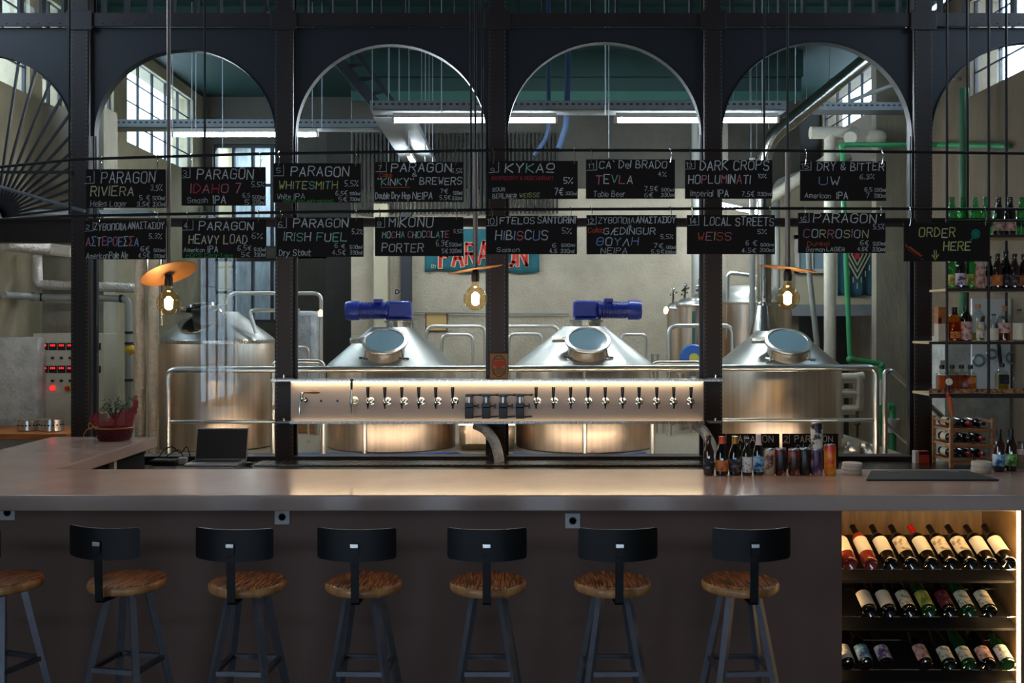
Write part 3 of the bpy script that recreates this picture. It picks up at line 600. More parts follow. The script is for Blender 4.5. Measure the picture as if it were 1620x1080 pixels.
# ------------------------------------------------------------------ chalkboards
YBRD, YROD = 5.165, 5.172
CH = ['chalk_white','chalk_cream','chalk_pink','chalk_red','chalk_green','chalk_mint','chalk_orange','chalk_blue','chalk_yellow','chalk_teal']
w_, cr, pk, rd, gn, mt_, og, bu, yl, tl = range(10)
ZO = {5: (0, 230), 6: (400, 230), 7: (800, 230), 8: (1200, 230)}
ZK = 1620/420.
def small(h, x0, y0, vol, x1=None): return (h, x0, y0, vol)
RIV = [cr, w_]; 
BOARDS = [
('numbered 1, listing a Helles lager', (136,267.6,262,328.5), 1, 5, ('1',530,550,190,220,(575,155,575,230,515,233)), [('PARAGON',618,945,160,228,w_),('RIVIERA',553,815,253,308,cr),('3.9%',920,988,240,275,w_),('5 €',852,915,305,333,w_),('500ml',932,1003,310,332,w_),('Helles Lager',553,770,338,372,w_),('3.5€',835,912,345,372,w_),('330ml',932,1005,345,372,w_)]),
('numbered 3, with a red-pink second line and a Smash IPA', (287,264,420,325), 1, 5, ('3',1118,1138,155,190,(1160,140,1160,195,1112,198)), [('PARAGON',1203,1545,145,205,w_),('IDAHO 7',1163,1465,238,290,[pk,rd]),('5.5%',1535,1612,222,252,w_),('6.5',1482,1525,290,318,w_),('500ml',1540,1612,305,328,w_),('Smash',1143,1265,318,350,w_),('IPA',1302,1378,308,355,w_),('5',1495,1518,333,360,w_),('330ml',1540,1612,335,360,w_)]),
('numbered 5, with a yellowish second line and a white IPA', (432,258,571,320), 1, 6, ('5',145,168,138,168,(188,118,188,185,130,185)), [('PARAGON',232,585,132,188,w_),('WHITESMITH',160,515,220,265,[yl,cr,mt_]),('5.5%',560,640,215,248,w_),('White',150,228,298,328,w_),('IPA',252,318,295,328,w_),('HOPS: GALAXY-MOSAIC',185,492,332,347,gn),('6.5€',505,575,278,303,w_),('500ml',592,652,285,302,w_),('5€',525,575,315,340,w_),('330ml',592,652,318,338,w_)]),
('numbered 7, listing a double dry hop NEIPA', (592,256,733,319), 1, 6, ('7',765,785,120,150,(815,102,815,160,750,160)), [('PARAGON',845,1210,110,160,w_),('6.5%',1212,1275,140,168,w_),('Collab',775,848,168,193,og),('&',975,1000,163,188,w_),('"KINKY"',760,975,200,243,[w_,mt_,w_]),('BREWERS',1018,1275,195,238,w_),('Double Dry Hop',748,958,288,325,w_),('NEIPA',975,1095,288,328,w_),('7€',1145,1190,265,290,w_),('500ml',1222,1275,280,300,w_),('5.5€',1140,1205,305,330,w_),('330ml',1215,1275,312,332,w_),('-',775,955,240,275,og)]),
('numbered 9, with a red middle line and a sour Berliner', (773,254.3,914,314.5), 1, 7, ('9',-93,-71,135,165,(-43,102,-43,162,-103,165)), [('KYKAQ',-3,295,112,165,[w_,w_,mt_,w_]),('RASPBERRY & REDCURRANT',-85,292,188,210,rd),('5%',355,408,195,232,w_),('SOUR',-80,-5,258,280,w_),('BERLINER',-80,65,295,322,w_),('WEISSE',85,208,290,315,[yl,cr]),('7€',300,350,262,300,w_),('330ml',365,432,282,302,w_)]),
('numbered 11, listing a table beer', (927,252,1068,314), 1, 7, ('11',502,535,110,140,(555,90,555,150,495,152)), [("CA' Del BRADO'",572,1000,95,138,w_),('4%',932,978,162,188,w_),('TEVLA',550,775,180,232,[pk,w_,mt_,pk,w_]),('Table Beer',535,725,280,312,w_),('7.5€',845,925,250,278,w_),('500ml',950,1025,262,280,w_),('6€',848,898,290,315,w_),('330ml',948,1028,290,312,w_)]),
('numbered 13, listing an imperial IPA', (1084,253,1222,314), 1, 7, ('13',1102,1135,105,135,(1155,90,1155,142,1098,145)), [('DARK CROPS',1185,1605,95,150,w_),('HOPLUMINATI',1115,1492,180,232,[w_,w_,pk]),('10%',1540,1590,172,198,w_),('Imperial',1128,1262,275,310,w_),('IPA',1295,1360,272,312,w_),('7.5€',1440,1515,282,310,w_),('330ml',1535,1618,285,308,w_)]),
('numbered 15, above a second board with an orange line', (1266,255,1402,317.5), 1, 8, ('15',262,305,112,140,(320,98,320,150,256,152)), [('DRY & BITTER',358,765,105,152,w_),('UW',370,495,190,238,[bu,w_]),('6.3%',618,705,178,205,w_),('American',282,438,290,320,w_),('IPA',478,545,285,325,w_),('8.5',648,692,258,280,w_),('500ml',708,775,262,282,w_),('7',655,675,292,320,w_),('330ml',705,775,295,318,w_)]),
('numbered 2, with Greek writing in pink and blue', (133.5,349,262,410), 2, 5, ('2',525,545,485,512,(568,465,568,520,517,523)), [('ZYΘOΠOIIA',573,770,475,515,w_),('ANAΣTAΣIOY',782,1000,468,508,w_),('AΣTEPOEΣΣA',527,845,560,612,[pk,bu,w_,pk,bu]),('5.3%',910,985,538,568,w_),('6€',860,912,618,645,w_),('500ml',938,1003,630,650,w_),('American',527,660,655,690,w_),('Pale Ale',668,778,650,688,w_),('4.5€',845,912,655,685,w_),('330ml',938,1003,665,685,w_)]),
('numbered 4, with a small green bottom line, below the red-pink board', (288,347,421,408), 2, 5, ('4',1122,1145,470,505,(1178,457,1178,515,1115,517)), [('PARAGON',1215,1545,465,515,w_),('HEAVY LOAD',1152,1508,548,598,[cr,w_]),('6%',1538,1600,535,568,w_),('American',1122,1248,625,650,w_),('IPA',1270,1330,615,652,w_),('HOPS: Citra-Tales',1138,1418,658,682,gn),('6.5€',1450,1532,612,640,w_),('500ml',1550,1618,625,645,w_),('5€',1475,1525,650,678,w_),('330ml',1550,1618,655,678,w_)]),
('numbered 6, with a mint-green second line and a dry stout', (437,344,575,406), 2, 6, ('6',155,178,465,498,(205,442,205,502,150,502)), [('PARAGON',248,580,448,498,w_),('IRISH FUEL',190,572,532,582,[mt_,w_,mt_]),('5.2%',605,668,510,540,w_),('6 €',500,562,600,625,w_),('500ml',592,665,610,630,w_),('Dry Stout',160,352,635,672,w_),('4.5€',485,565,638,665,w_),('330ml',592,665,642,665,w_)]),
('numbered 8, listing a mocha chocolate porter', (593,343,733,405), 2, 6, ('8',760,782,465,495,(805,437,805,500,750,500)), [('MiKONU',830,1098,442,498,w_),('MOCHA CHOCOLATE',790,1195,525,562,[mt_,w_,pk,w_]),('5.5%',1225,1278,512,535,w_),('PORTER',788,1040,600,648,w_),('6.9€',1118,1190,580,615,w_),('500ml',1198,1270,595,615,w_),('5€',1155,1190,630,655,w_),('330ml',1200,1270,630,655,w_)]),
('numbered 10, listing a saison in front of the teal banner', (769,341,913,402), 2, 7, ('10',-112,-72,445,480,(-54,434,-54,488,-116,490)), [('FTELOS',-36,175,440,478,w_),('SANTORINI',195,425,435,475,w_),('HIBISCUS',-62,255,522,575,[w_,bu,w_,bu,pk]),('5%',345,400,505,538,w_),('Saison',-55,82,625,648,w_),('6',285,305,598,622,w_),('500ml',340,420,600,618,w_),('4.5',268,312,632,655,w_),('330ml',335,415,632,655,w_)]),
('numbered 12, with a bluish Greek third line', (928,340,1070,402), 2, 7, ('12',500,535,448,478,(552,430,552,480,498,482)), [('ZYΘOΠOIIA',565,785,440,475,w_),('ANAΣTAΣIOY',797,1035,435,472,w_),('&',750,770,485,503,w_),('Collab',502,598,502,530,og),('GÆDINGUR',598,912,505,542,w_),('ΘOYΛH',555,808,565,610,[bu,w_]),('5.5%',945,1020,545,570,w_),('NEIPA',580,742,625,658,w_),('7€',905,960,598,625,w_),('500ml',980,1035,612,630,w_),('5.5€',888,965,635,658,w_),('330ml',972,1035,642,658,w_)]),
('numbered 14, with a short orange-pink second line', (1087,340,1226,402), 2, 7, ('14',1122,1162,445,480,(1178,430,1178,485,1112,488)), [('LOCAL STREETS',1212,1635,440,488,w_),('WEISS',1172,1375,532,578,[og,pk,cr]),('5%',1538,1590,515,540,w_),('6 €',1465,1532,580,608,w_),('500ml',1555,1632,598,615,w_),('4.5€',1440,1525,628,652,w_),('330ml',1552,1632,628,648,w_)]),
('numbered 16, listing a dunkel in orange', (1263,336.5,1401,400), 2, 8, ('16',255,290,435,465,(308,414,308,468,247,470)), [('PARAGON',335,718,420,472,w_),('CORROSION',275,668,515,562,[pk,w_,cr]),('5.5%',700,765,480,510,w_),('Dunkel',298,428,585,612,og),('German',290,402,622,645,w_),('LAGER',415,525,622,645,w_),('6€',622,672,582,608,w_),('500ml',698,770,590,610,w_),('4.5€',605,665,620,642,w_),('330ml',695,770,622,645,w_)]),
('for ordering, with yellow letters and a drawn arrow', (1430,352,1565,413.5), 3, 8, None, [('ORDER',980,1198,505,558,[yl,cr]),('HERE',1128,1292,588,640,[yl,cr])]),
]
ROD1 = [(-30,267),(120,252),(400,243.5),(800,237.5),(1200,238),(1400,240),(1650,243)]
ROD2 = [(-30,349),(120,341),(400,336.5),(800,331.5),(1200,329.5),(1400,330),(1650,331)]
def rod_z(R, px):
    for (a, b) in zip(R[:-1], R[1:]):
        if a[0] <= px <= b[0]: return Z_(a[1]+(b[1]-a[1])*(px-a[0])/(b[0]-a[0]), YROD)
    return Z_(R[0][1], YROD)
RODR = .0075
hookx = {0:(160,249),1:(302,412),2:(441,563),3:(603,721),4:(780,908),5:(935,1060),6:(1091,1213),7:(1273,1394),8:(158,251),9:(297,409),10:(445,564),11:(600,722),12:(778,902),13:(935,1060),14:(1094,1217),15:(1272,1392),16:(1438,1557)}
t = thing('hanging_rail_frame', 'dark steel rail frame hung over the bar carrying the chalkboards', 'rail', P(800, 240, YROD))
for R in (ROD1, ROD2):
    MB().tube([P(x, y, YROD) for x, y in R], RODR, 8).build('rail', 'rod_steel', t, world=True)
MB().tube([P(-15, 291, 5.25), P(134, 334, YROD+.012)], .009, 8).build('brace_rod', 'galvanised', t, world=True)
for (px, y1, dy) in ((110, 340, .012), (324, 333, .012), (745, 333, .012), (763, 333, .012), (1209, 332, .012)):
    b = P(px, y1, YROD+dy); MB().tube([(b.x, b.y, b.z), (b.x, b.y, CZ)], .006, 8).build('hanger_rod', 'rod_steel', t, world=True)
for i, (lb, (x0, y0, x1, y1), row, z, num, txt) in enumerate(BOARDS):
    A = P(x0, y0, YBRD); B = P(x1, y1, YBRD); c = ((A.x+B.x)/2, YBRD+.004, B.z)
    place = {1: 'upper-row black chalkboard ', 2: 'lower-row black chalkboard ', 3: 'black chalkboard '}[row]
    t = thing('chalkboard', place+lb, 'chalkboard', c, 'beer chalkboards on the rails')
    tilt = RNG.uniform(-.004, .004)
    MB().bx(A.x, B.x, YBRD, YBRD+.008, B.z, A.z).build('board', 'board_black', t, world=True, bevel=.0015)
    m = MB(); yy = YBRD-.0006; ox, oy = ZO[z]
    X = lambda v: X_(ox+v/ZK, YBRD); Z = lambda v: Z_(oy+v/ZK, YBRD)
    if num:
        strokes(m, num[0], X(num[1]), X(num[2]), Z(num[4]), Z(num[3]), yy, .0024, 0)
        q = num[5]; line(m, [Vector((X(q[0]), 0, Z(q[1]))), Vector((X(q[2]), 0, Z(q[3]))), Vector((X(q[4]), 0, Z(q[5])))], yy, .0022, 0)
    for (s, a, b, tp, bs, col) in txt:
        h = bs-tp; lw = .0024 if h < 36 else (.0040 if h < 50 else .0049)
        strokes(m, s, X(a), X(b), Z(bs), Z(tp), yy, lw, col, .14, .08 if len(s) > 3 else 0)
    if row == 3:
        V = lambda a, b: Vector((X(a), 0, Z(b)))
        for k in (-6, 6): line(m, [V(1078+k, 640), V(1078+k, 690)], yy, .004, yl)
        line(m, [V(1058, 668), V(1078, 697), V(1098, 666)], yy, .004, yl)
        for k in range(7):
            a = V(905+12*k, 618+10*k); line(m, [a, V(925+12*k, 640+9*k)], yy, .006, og); line(m, [a, V(930+11*k, 622+8*k)], yy, .005, og)
        line(m, [V(898, 608), V(995, 692)], yy, .005, og)
        for k in range(8):
            an = k*PI/4; line(m, [V(1325, 540), V(1325+26*math.cos(an), 540-28*math.sin(an))], yy, .006, tl)
            line(m, [V(1325+26*math.cos(an), 540-28*math.sin(an)), V(1325+26*math.cos(an+.8), 540-28*math.sin(an+.8))], yy, .005, tl)
        line(m, [V(1310, 560), V(1296, 578)], yy, .005, tl)
    m.build('chalk_lettering', CH, t, world=True, fix=False)
    for hx in hookx[i]:
        zr = rod_z(ROD1 if row == 1 else ROD2, hx); hx_ = X_(hx, YROD)
        if not (A.x < hx_ < B.x): hx_ = min(max(hx_, A.x+.02), B.x-.02)
        r = RODR+.003; pts = []
        for k in range(9):
            an = math.radians(-20+200*k/8); pts.append((hx_+RNG.uniform(-.001,.001), YROD-r*math.cos(an), zr+r*math.sin(an)))
        pts = pts[::-1]
        e = [(hx_+.004, YROD-r-.002, zr-.01), (hx_+.006, YBRD-.006, (zr+A.z)/2), (hx_+.002, YBRD-.005, A.z-.008), (hx_, YBRD-.0025, A.z-.016)]
        MB().tube(pts+e, .0022, 6).build('hook', 'chrome', t, world=True)

# ------------------------------------------------------------------ pendant lamps
def lamp(px, ytop, pyb, tilt, label, roll):
    b = P(px, pyb, 5.2); t = thing('pendant_lamp', label, 'pendant lamp', (b.x, 5.2, b.z), 'bulb lamps over the bar')
    zk = .095
    top = (CZ if ytop < 0 else Z_(ytop, 5.2))-b.z
    MB().cyl((0, 0, zk+.04), (0, 0, top), .0105 if ytop < 0 else .013, None, 12).build('pipe', 'copper_pipe', t)
    if ytop >= 0: MB().cyl((0, 0, top), (0, 0, CZ-b.z), .006, None, 8).build('hanger_rod', 'rod_steel', t)
    R = Matrix.Rotation(tilt, 4, 'Y') @ Matrix.Rotation(roll, 4, 'X')
    MB().lathe([(.001,.0015),(.144,.0015),(.146,0),(.144,-.0015),(.001,-.0015)], 40, 0, (0, 0, zk+.058), R).build('shade', 'copper_under', t)
    MB().lathe([(.012,zk+.055),(.017,zk+.05),(.021,zk+.035),(.022,zk+.015),(.020,zk-.008),(.001,zk-.008)], 20).build('socket', 'socket_black', t)
    g = []
    for k in range(15):
        an = -PI/2+k*(PI*.86)/14; g.append((max(.0005, .0625*math.cos(an)), .0625*math.sin(an)))
    g[0] = (.0005, -.0625); zt = g[-1][1]; g += [(.021, zt+.012), (.0165, zt+.026), (.0155, zk-.004)]
    bu_ = MB().lathe(g, 28).build('bulb', 'bulb_glass', t)
    m = MB()
    for k in range(7):
        a = 2*PI*k/7; m.tube([(.004*math.cos(a), .004*math.sin(a), .032), (.019*math.cos(a), .019*math.sin(a), .016), (.017*math.cos(a), .017*math.sin(a), -.026), (.004*math.cos(a), .004*math.sin(a), -.034)], .0028, 5)
    m.build('filament', 'filament', bu_)
    MB().cyl((0, 0, -.03), (0, 0, zk-.01), .003).build('stem', 'glass_thin', bu_)
    d = bpy.data.lights.new('bulb_light', 'POINT'); d.energy = 6; d.color = (1., .70, .40); d.shadow_soft_size = .022
    o = bpy.data.objects.new('bulb_light', d); COL.objects.link(o); o.parent = t; o.location = (0, 0, -.002)
lamp(267, -1, 479, math.radians(-22), 'bulb lamp with a steeply tilted copper disc, above the laptop', math.radians(-12))
lamp(752, 238, 472, math.radians(-9), 'bulb lamp with a thin disc in front of the middle column', math.radians(1))
lamp(1246, 238, 471, math.radians(8), 'bulb lamp with a disc tilted down to the right, before the last tank', math.radians(2))
# ------------------------------------------------------------------ tap panel and taps
YP = 7.06
t = thing('tap_panel', 'long brushed steel tap panel lit by warm strips, fixed across the columns', 'tap panel', P(787, 667, YP+.03))
xa, xb = X_(460, YP), X_(1113, YP); za, zb = Z_(667, YP), Z_(603, YP)
m = MB().bx(xa, xb, YP, YP+.075, za, zb); m.build('panel', 'panel_steel', t, world=True)
m = MB().bx(X_(430, YP), X_(1144, YP), YP-.045, YP+.085, zb, zb+.016); m.build('top_ledge', 'steel', t, world=True, bevel=.003)
m = MB().bx(xa, xb, YP-.035, YP, za-.012, za-.004); m.bx(xa, xb, YP-.035, YP-.031, za-.004, za+.008); m.build('bottom_ledge', 'steel', t, world=True)
MB().bx(xa+.01, xb-.01, YP-.03, YP-.02, zb-.005, zb-.0005).build('light_strip', 'led_warm', t, world=True)
MB().bx(xa+.01, xb-.01, YP-.029, YP-.023, za-.0038, za+.001).build('light_strip', 'led_low', t, world=True)
ls = thing('sill_light', 'warm light strip along the back of the window sills, shining up the tanks', 'light strip', (0, 7.32, .93))
MB().bx(-2.4, 2.8, 7.312, 7.322, .925, .935).build('light_strip', 'led_rear', ls, world=True)
MB().bx(-2.4, 2.8, 7.302, 7.324, .905, .9245).build('channel', 'steel', ls, world=True)
for px in (448, 1133):
    x = X_(px, YP)
    for z in (zb+.016, za-.004):
        MB().bx(x-.05, x+.05, YP-.005, YP+.088, z-.006, z+.006).build('clamp', 'galvanised', t, world=True)
        MB().cyl((x, YP+.02, z+.006), (x, YP+.02, z+.03), .008).build('clamp_bolt', 'chrome', t, world=True)
for px in (508, 534):
    p = P(px, 634, YP); MB().cyl((p.x, YP+.001, p.z), (p.x, YP-.001, p.z), .009).build('spare_hole', 'black_plastic', t, world=True)
RX = Matrix.Rotation(PI/2, 4, 'X')
def make_tap():
    t = thing('beer_tap', '', 'beer tap', (0,0,0), 'straight beer taps on the panel')
    m = MB().lathe([(.001,0),(.027,0),(.027,.006),(.020,.013),(.014,.018),(.013,.06),(.018,.062),(.018,.078),(.001,.08)], 20, 0, (0,0,0), RX); m.build('shank', 'chrome', t)
    m = MB().lathe([(.001,-.046),(.0075,-.046),(.0085,-.03),(.013,-.018),(.016,0),(.013,.014),(.008,.022),(.008,.032),(.001,.032)], 16, 0, (-.010,-.085,0)); m.build('spout', 'chrome', t)
    m = MB().lathe([(.001,.03),(.0085,.03),(.010,.045),(.0125,.095),(.0125,.107),(.001,.108)], 14, 0, (-.010,-.085,0)); m.build('handle', 'black_gloss', t)
    return t
tp = make_tap(); zt = Z_(634.5, YP)
LX = [587,613.5,640,666.5,693,719.5]; RXs = [850,877,904,931,958,985,1011,1038.5,1065,1092]
on = ['first','second','third','fourth','fifth','sixth','seventh','eighth','ninth','tenth']
lab = [(x, '%s short black-handled tap to the right of the tall tap' % on[i]) for i, x in enumerate(LX)]+[(x, '%s short black-handled tap to the right of the flow meters' % on[i]) for i, x in enumerate(RXs)]
for i, (px, lb) in enumerate(lab):
    loc = (X_(px, YP), YP-.0006, zt)
    if i == 0: tp.location = loc; tp['label'] = lb
    else: dup(tp, loc, lb)
t = thing('beer_tap', 'tall tap with a long slim black handle reaching over the ledge', 'beer tap', (X_(561, YP), YP-.0006, Z_(633, YP)))
MB().lathe([(.001,0),(.027,0),(.027,.006),(.020,.013),(.013,.018),(.013,.05),(.001,.052)], 20, 0, (0,0,0), RX).build('shank', 'pipe_steel', t)
MB().lathe([(.001,-.09),(.005,-.09),(.006,-.05),(.011,-.04),(.013,-.01),(.011,.03),(.009,.04),(.012,.06),(.010,.08),(.001,.081)], 16, 0, (-.012,-.06,0)).build('spout', 'pipe_steel', t)
MB().lathe([(.001,.08),(.007,.08),(.010,.13),(.011,.155),(.001,.156)], 14, 0, (-.012,-.06,0)).build('handle', 'black_gloss', t)
t = thing('beer_tap', 'chrome side-pull tap with a wooden lever at the panel start', 'beer tap', (X_(484, YP), YP-.0006, Z_(632, YP)))
MB().lathe([(.001,0),(.020,0),(.018,.016),(.011,.02),(.011,.06),(.001,.061)], 18, 0, (0,0,0), RX).build('shank', 'chrome', t)
MB().tube(fillet([(0,-.06,.0),(-.022,-.065,.0),(-.03,-.07,-.05),(-.032,-.07,-.10)], .02), .009, 12).lathe([(.012,-.005),(.016,.01),(.012,.03),(.013,.055),(.001,.06)], 14, 0, (-.014,-.062,0)).build('spout', 'chrome', t)
m = MB().lathe([(.001,0),(.006,0),(.005,.02),(.008,.045),(.0105,.075),(.008,.1),(.002,.115)], 14, 0, (-.002,-.062,.055), Matrix.Rotation(PI/2, 4, 'Y')); m.build('lever', 'wood_handle', t)
def make_meter():
    t = thing('flow_meter_tap', '', 'flow meter tap', (0,0,0), 'black growler filler taps'); b = .03
    MB().bx(-.058, .0, -.055, 0, -.098, -.02).build('lower_block', 'black_plastic', t, bevel=.004)
    MB().bx(-.058, .002, -.057, 0, -.02, .012).build('middle_block', 'black_plastic', t, bevel=.004)
    MB().cyl((-.028,-.03,.012), (-.028,-.03,.055), .023, None, 18).build('sight_tube', 'can_silver', t)
    MB().bx(-.056, .0, -.055, 0, .055, .075).build('cap_block', 'black_plastic', t, bevel=.004)
    MB().lathe([(.001,0),(.007,0),(.006,.03),(.010,.06),(.001,.062)], 12, 0, (0,-.028,.068), Matrix.Rotation(PI/2, 4, 'Y')).build('lever', 'black_plastic', t)
    MB().cyl((0,-.03,-.012), (.03,-.03,-.012), .005).box((.036,-.03,-.012), (.012,.01,.035)).build('valve_knob', 'black_plastic', t)
    MB().bar((0,-.03,-.088), (.058,-.03,-.083), .02, .012).build('drip_arm', 'black_plastic', t)
    return t
fm = make_meter(); zf = Z_(639, YP)
for i, px in enumerate((749, 775.7, 802.4, 829)):
    lb = '%s black flow meter tap counting from the left, in the group of four' % on[i]
    loc = (X_(px, YP), YP-.0006, zf)
    if i == 0: fm.location = loc; fm['label'] = lb
    else: dup(fm, loc, lb)
# sticker card on the middle column
A, B = P(775, 559, 7.10), P(803.5, 600, 7.10)
t = thing('brewery_card', 'kraft paper card with a dark oval emblem standing on the tap panel before the column', 'card', ((A.x+B.x)/2, 7.11, zb+.016))
cx, cz = (A.x+B.x)/2, (zb+.017+A.z)/2; hw, hh = (B.x-A.x)/2, (A.z-zb-.017)/2
MB().bx(A.x, B.x, 7.10, 7.106, zb+.0165, A.z).build('card', 'kraft', t, world=True)
m = MB(); N = 32
def disc(rx, rz, y, mi, c0=0, c1=2*PI):
    vs = [(cx+rx*math.cos(c0+(c1-c0)*k/N), y, cz+rz*math.sin(c0+(c1-c0)*k/N)) for k in range(N)]; m.add(vs, [tuple(range(N))], mi)
disc(hw*.82, hh*.88, 7.0993, 1); disc(hw*.74, hh*.8, 7.0988, 0)
m.bx(cx-hw*.8, cx+hw*.8, 7.098, 7.0986, cz+hh*.05, cz+hh*.42, 2); m.bx(cx-hw*.3, cx+hw*.3, 7.0978, 7.0985, cz-hh*.12, cz+hh*.1, 2)
for k in range(9): x = cx-hw*.66+k*hw*.165; m.bx(x, x+hw*.06, 7.098, 7.0986, cz-hh*.68, cz-hh*.12-abs(k-4)*.0012, 1)
for k in range(7): x = cx-hw*.5+k*hw*.165; m.bx(x, x+hw*.08, 7.0978, 7.0986, cz+hh*.5, cz+hh*.62, 1)
m.build('emblem', ['kraft', 'emblem_green', 'emblem_red'], t, world=True, fix=False)
# foil drain hoses
for (pts, lb) in (([(752,671,7.10),(768,678,7.06),(784,700,7.02),(789,722,7.0),(790,735,7.0)], 'silver flexible drain hose bending down under the flow meters'), ([(1098,671,7.10),(1113,680,7.06),(1126,703,7.02),(1131,722,7.0),(1132,735,7.0)], 'silver flexible drain hose at the end of the tap panel')):
    q = [P(*p) for p in pts]; q[-1].z = WT+.0135; q2 = fillet(q, .05, 5)
    tag(MB().tube(q2, .036, 16).build('drain_hose', 'foil'), lb, 'hose', 'drain hoses under the tap panel')

# ------------------------------------------------------------------ tanks
def tank(px, Y, ybase, R, label, cone_h, man=True, motor=None, manY=None, lid=None, name='brewing_tank'):
    z0 = Z_(ybase, Y); t = thing(name, label, 'tank', (X_(px, Y), Y, DK), 'conical top brewing tanks')
    h = z0-DK
    MB().lathe([(R-.01,0),(R,.01),(R,h-.01),(R-.004,h)], 72, 0).build('body', 'tank_steel', t)
    MB().lathe([(R+.004,h-.03),(R+.006,h-.02),(R+.006,h-.004),(R+.0,h+.004)], 72, 0).build('rim_weld', 'steel', t)
    MB().lathe([(R,h),(R*.97,h+.02),(.20,h+cone_h),(.19,h+cone_h+.012),(.001,h+cone_h+.012)], 72, 0).build('cone_top', 'cone_steel', t)
    return t, h
def manhole(t, c, r, tilt, door=True):
    # neck rises out of the cone and leans to the viewer
    R = Matrix.Rotation(tilt, 4, 'X')
    n_ = 40; vs = []
    for k in range(n_):
        a = 2*PI*k/n_; x = r*.86*math.cos(a); y = r*.86*math.sin(a); vs += [(c[0]+x, c[1]+y*math.cos(tilt), c[2]-.26), (c[0]+x, c[1]+y*math.cos(tilt), c[2]-.012+y*math.sin(tilt))]
    MB().add(vs, [(2*k, 2*((k+1) % n_), 2*((k+1) % n_)+1, 2*k+1) for k in range(n_)], 0, True).build('manhole_neck', 'tank_steel', t)
    if not door:
        MB().lathe([(r*.84,-.012),(r*.97,-.012),(r*.97,.004),(r*.84,.004)], 40, 0, c, R).build('manhole_rim', 'chrome', t); return
    lid = MB().lathe([(r*.9,-.012),(r,-.008),(r*1.02,.004),(r*1.0,.014),(r*.86,.018),(r*.84,.010)], 44, 0, c, R).build('manhole_door', 'pipe_steel', t)
    MB().lathe([(.001,.012),(r*.85,.011)], 40, 0, c, R).build('sight_glass', 'sight_glass', lid)
    for a in (-140, -40):
        a = math.radians(a); p = Matrix.Translation(c)@R
        A = p@Vector((r*1.0*math.cos(a), r*1.0*math.sin(a), .0)); Bq = p@Vector((r*1.12*math.cos(a), r*1.12*math.sin(a), -.09)); 
        MB().tube([A, Bq], .009, 8).tube([p@Vector((r*1.12*math.cos(a)-.045, r*1.12*math.sin(a), -.075)), p@Vector((r*1.12*math.cos(a)+.045, r*1.12*math.sin(a), -.09))], .014, 8).ball(Bq, .024, 10).build('wing_clamp', 'chrome', t)
    for sx in (-1,):
        p = Matrix.Translation(c)@R
        MB().box(p@Vector((sx*(r+.05), .02, 0)), (.12, .05, .03), 0, R).build('hinge', 'steel', t)
def motor(t, z, dx, L, flip):
    # gear motor lying on top of a pedestal
    MB().lathe([(.13,z),(.13,z+.05),(.15,z+.055),(.15,z+.07),(.001,z+.07)], 30, 0, (dx,0,0)).build('motor_pedestal', 'steel', t)
    zc = z+.07+.09
    MB().bx(dx-.11, dx+.11, -.1, .1, z+.07, z+.085).build('motor_base', 'blue_motor', t)
    MB().bx(dx-.12, dx+.10, -.075, .075, z+.085, zc+.085).build('gear_box', 'blue_motor', t, bevel=.025)
    s = flip; RY = Matrix.Rotation(s*PI/2, 4, 'Y')
    x0 = dx+s*.10
    prof = [(.06,0),(.085,.005),(.085,.03),(.066,.034)]
    for k in range(13): zz = .045+k*.017; prof += [(.070,zz),(.080,zz+.002),(.080,zz+.007),(.070,zz+.009)]
    MB().lathe(prof+[(.07,.275),(.001,.276)], 30, 0, (x0,0,zc), RY).build('motor_body', 'blue_motor', t)
    MB().lathe([(.086,.275),(.088,.285),(.088,L-.03),(.078,L-.005),(.001,L)], 30, 0, (x0,0,zc), RY).build('fan_cover', 'blue_motor', t)
    MB().bx(x0+s*.10-.04, x0+s*.10+.04, -.05, .05, zc+.07, zc+.105).build('terminal_box', 'blue_motor', t, bevel=.006)
ct = .34
t1, h = tank(343, 9.0, 537, .51, 'first and tallest brewing tank with its manhole door ajar, behind the laptop', .24)
manhole(t1, (-.08,-.30,h+.15), .17, math.radians(24), door=False)
MB().lathe([(.14,-.02),(.185,-.018),(.195,.0),(.19,.022),(.15,.035),(.001,.045)], 44, 0, (-.07,-.30,h+.27), Euler((math.radians(-4), math.radians(-10), 0)).to_matrix().to_4x4()).build('open_lid', 'chrome', t1)
MB().tube([(.10,-.30,h+.29),(.14,-.26,h+.22),(.12,-.2,h+.1)], .016, 8).tube([(.04,-.42,h+.30),(.16,-.28,h+.31)], .012, 8).build('lid_hinge', 'chrome', t1)
MB().tube(fillet([(.42,-.25,h+.06),(.36,-.25,h+.26),(.80,-.25,h+.26)], .05), .018, 10).build('vent_pipe', 'pipe_steel', t1)
t2, h = tank(620, 9.0, 577, .575, 'brewing tank with a blue motor pointing left, behind the tap panel start', .33)
manhole(t2, (-.01,-.40,h+.215), .195, math.radians(33))
motor(t2, h+.33, .08, .40, -1)
t3, h = tank(924, 9.0, 576, .615, 'brewing tank with a blue motor pointing right, behind the middle taps', .33)
manhole(t3, (-.0,-.43,h+.22), .195, math.radians(33))
motor(t3, h+.33, .02, .40, 1)
t4, h = tank(1230, 9.0, 578, .55, 'last brewing tank in the row, below the lamp with the drooping disc', .30)
manhole(t4, (-.01,-.37,h+.22), .20, math.radians(33))
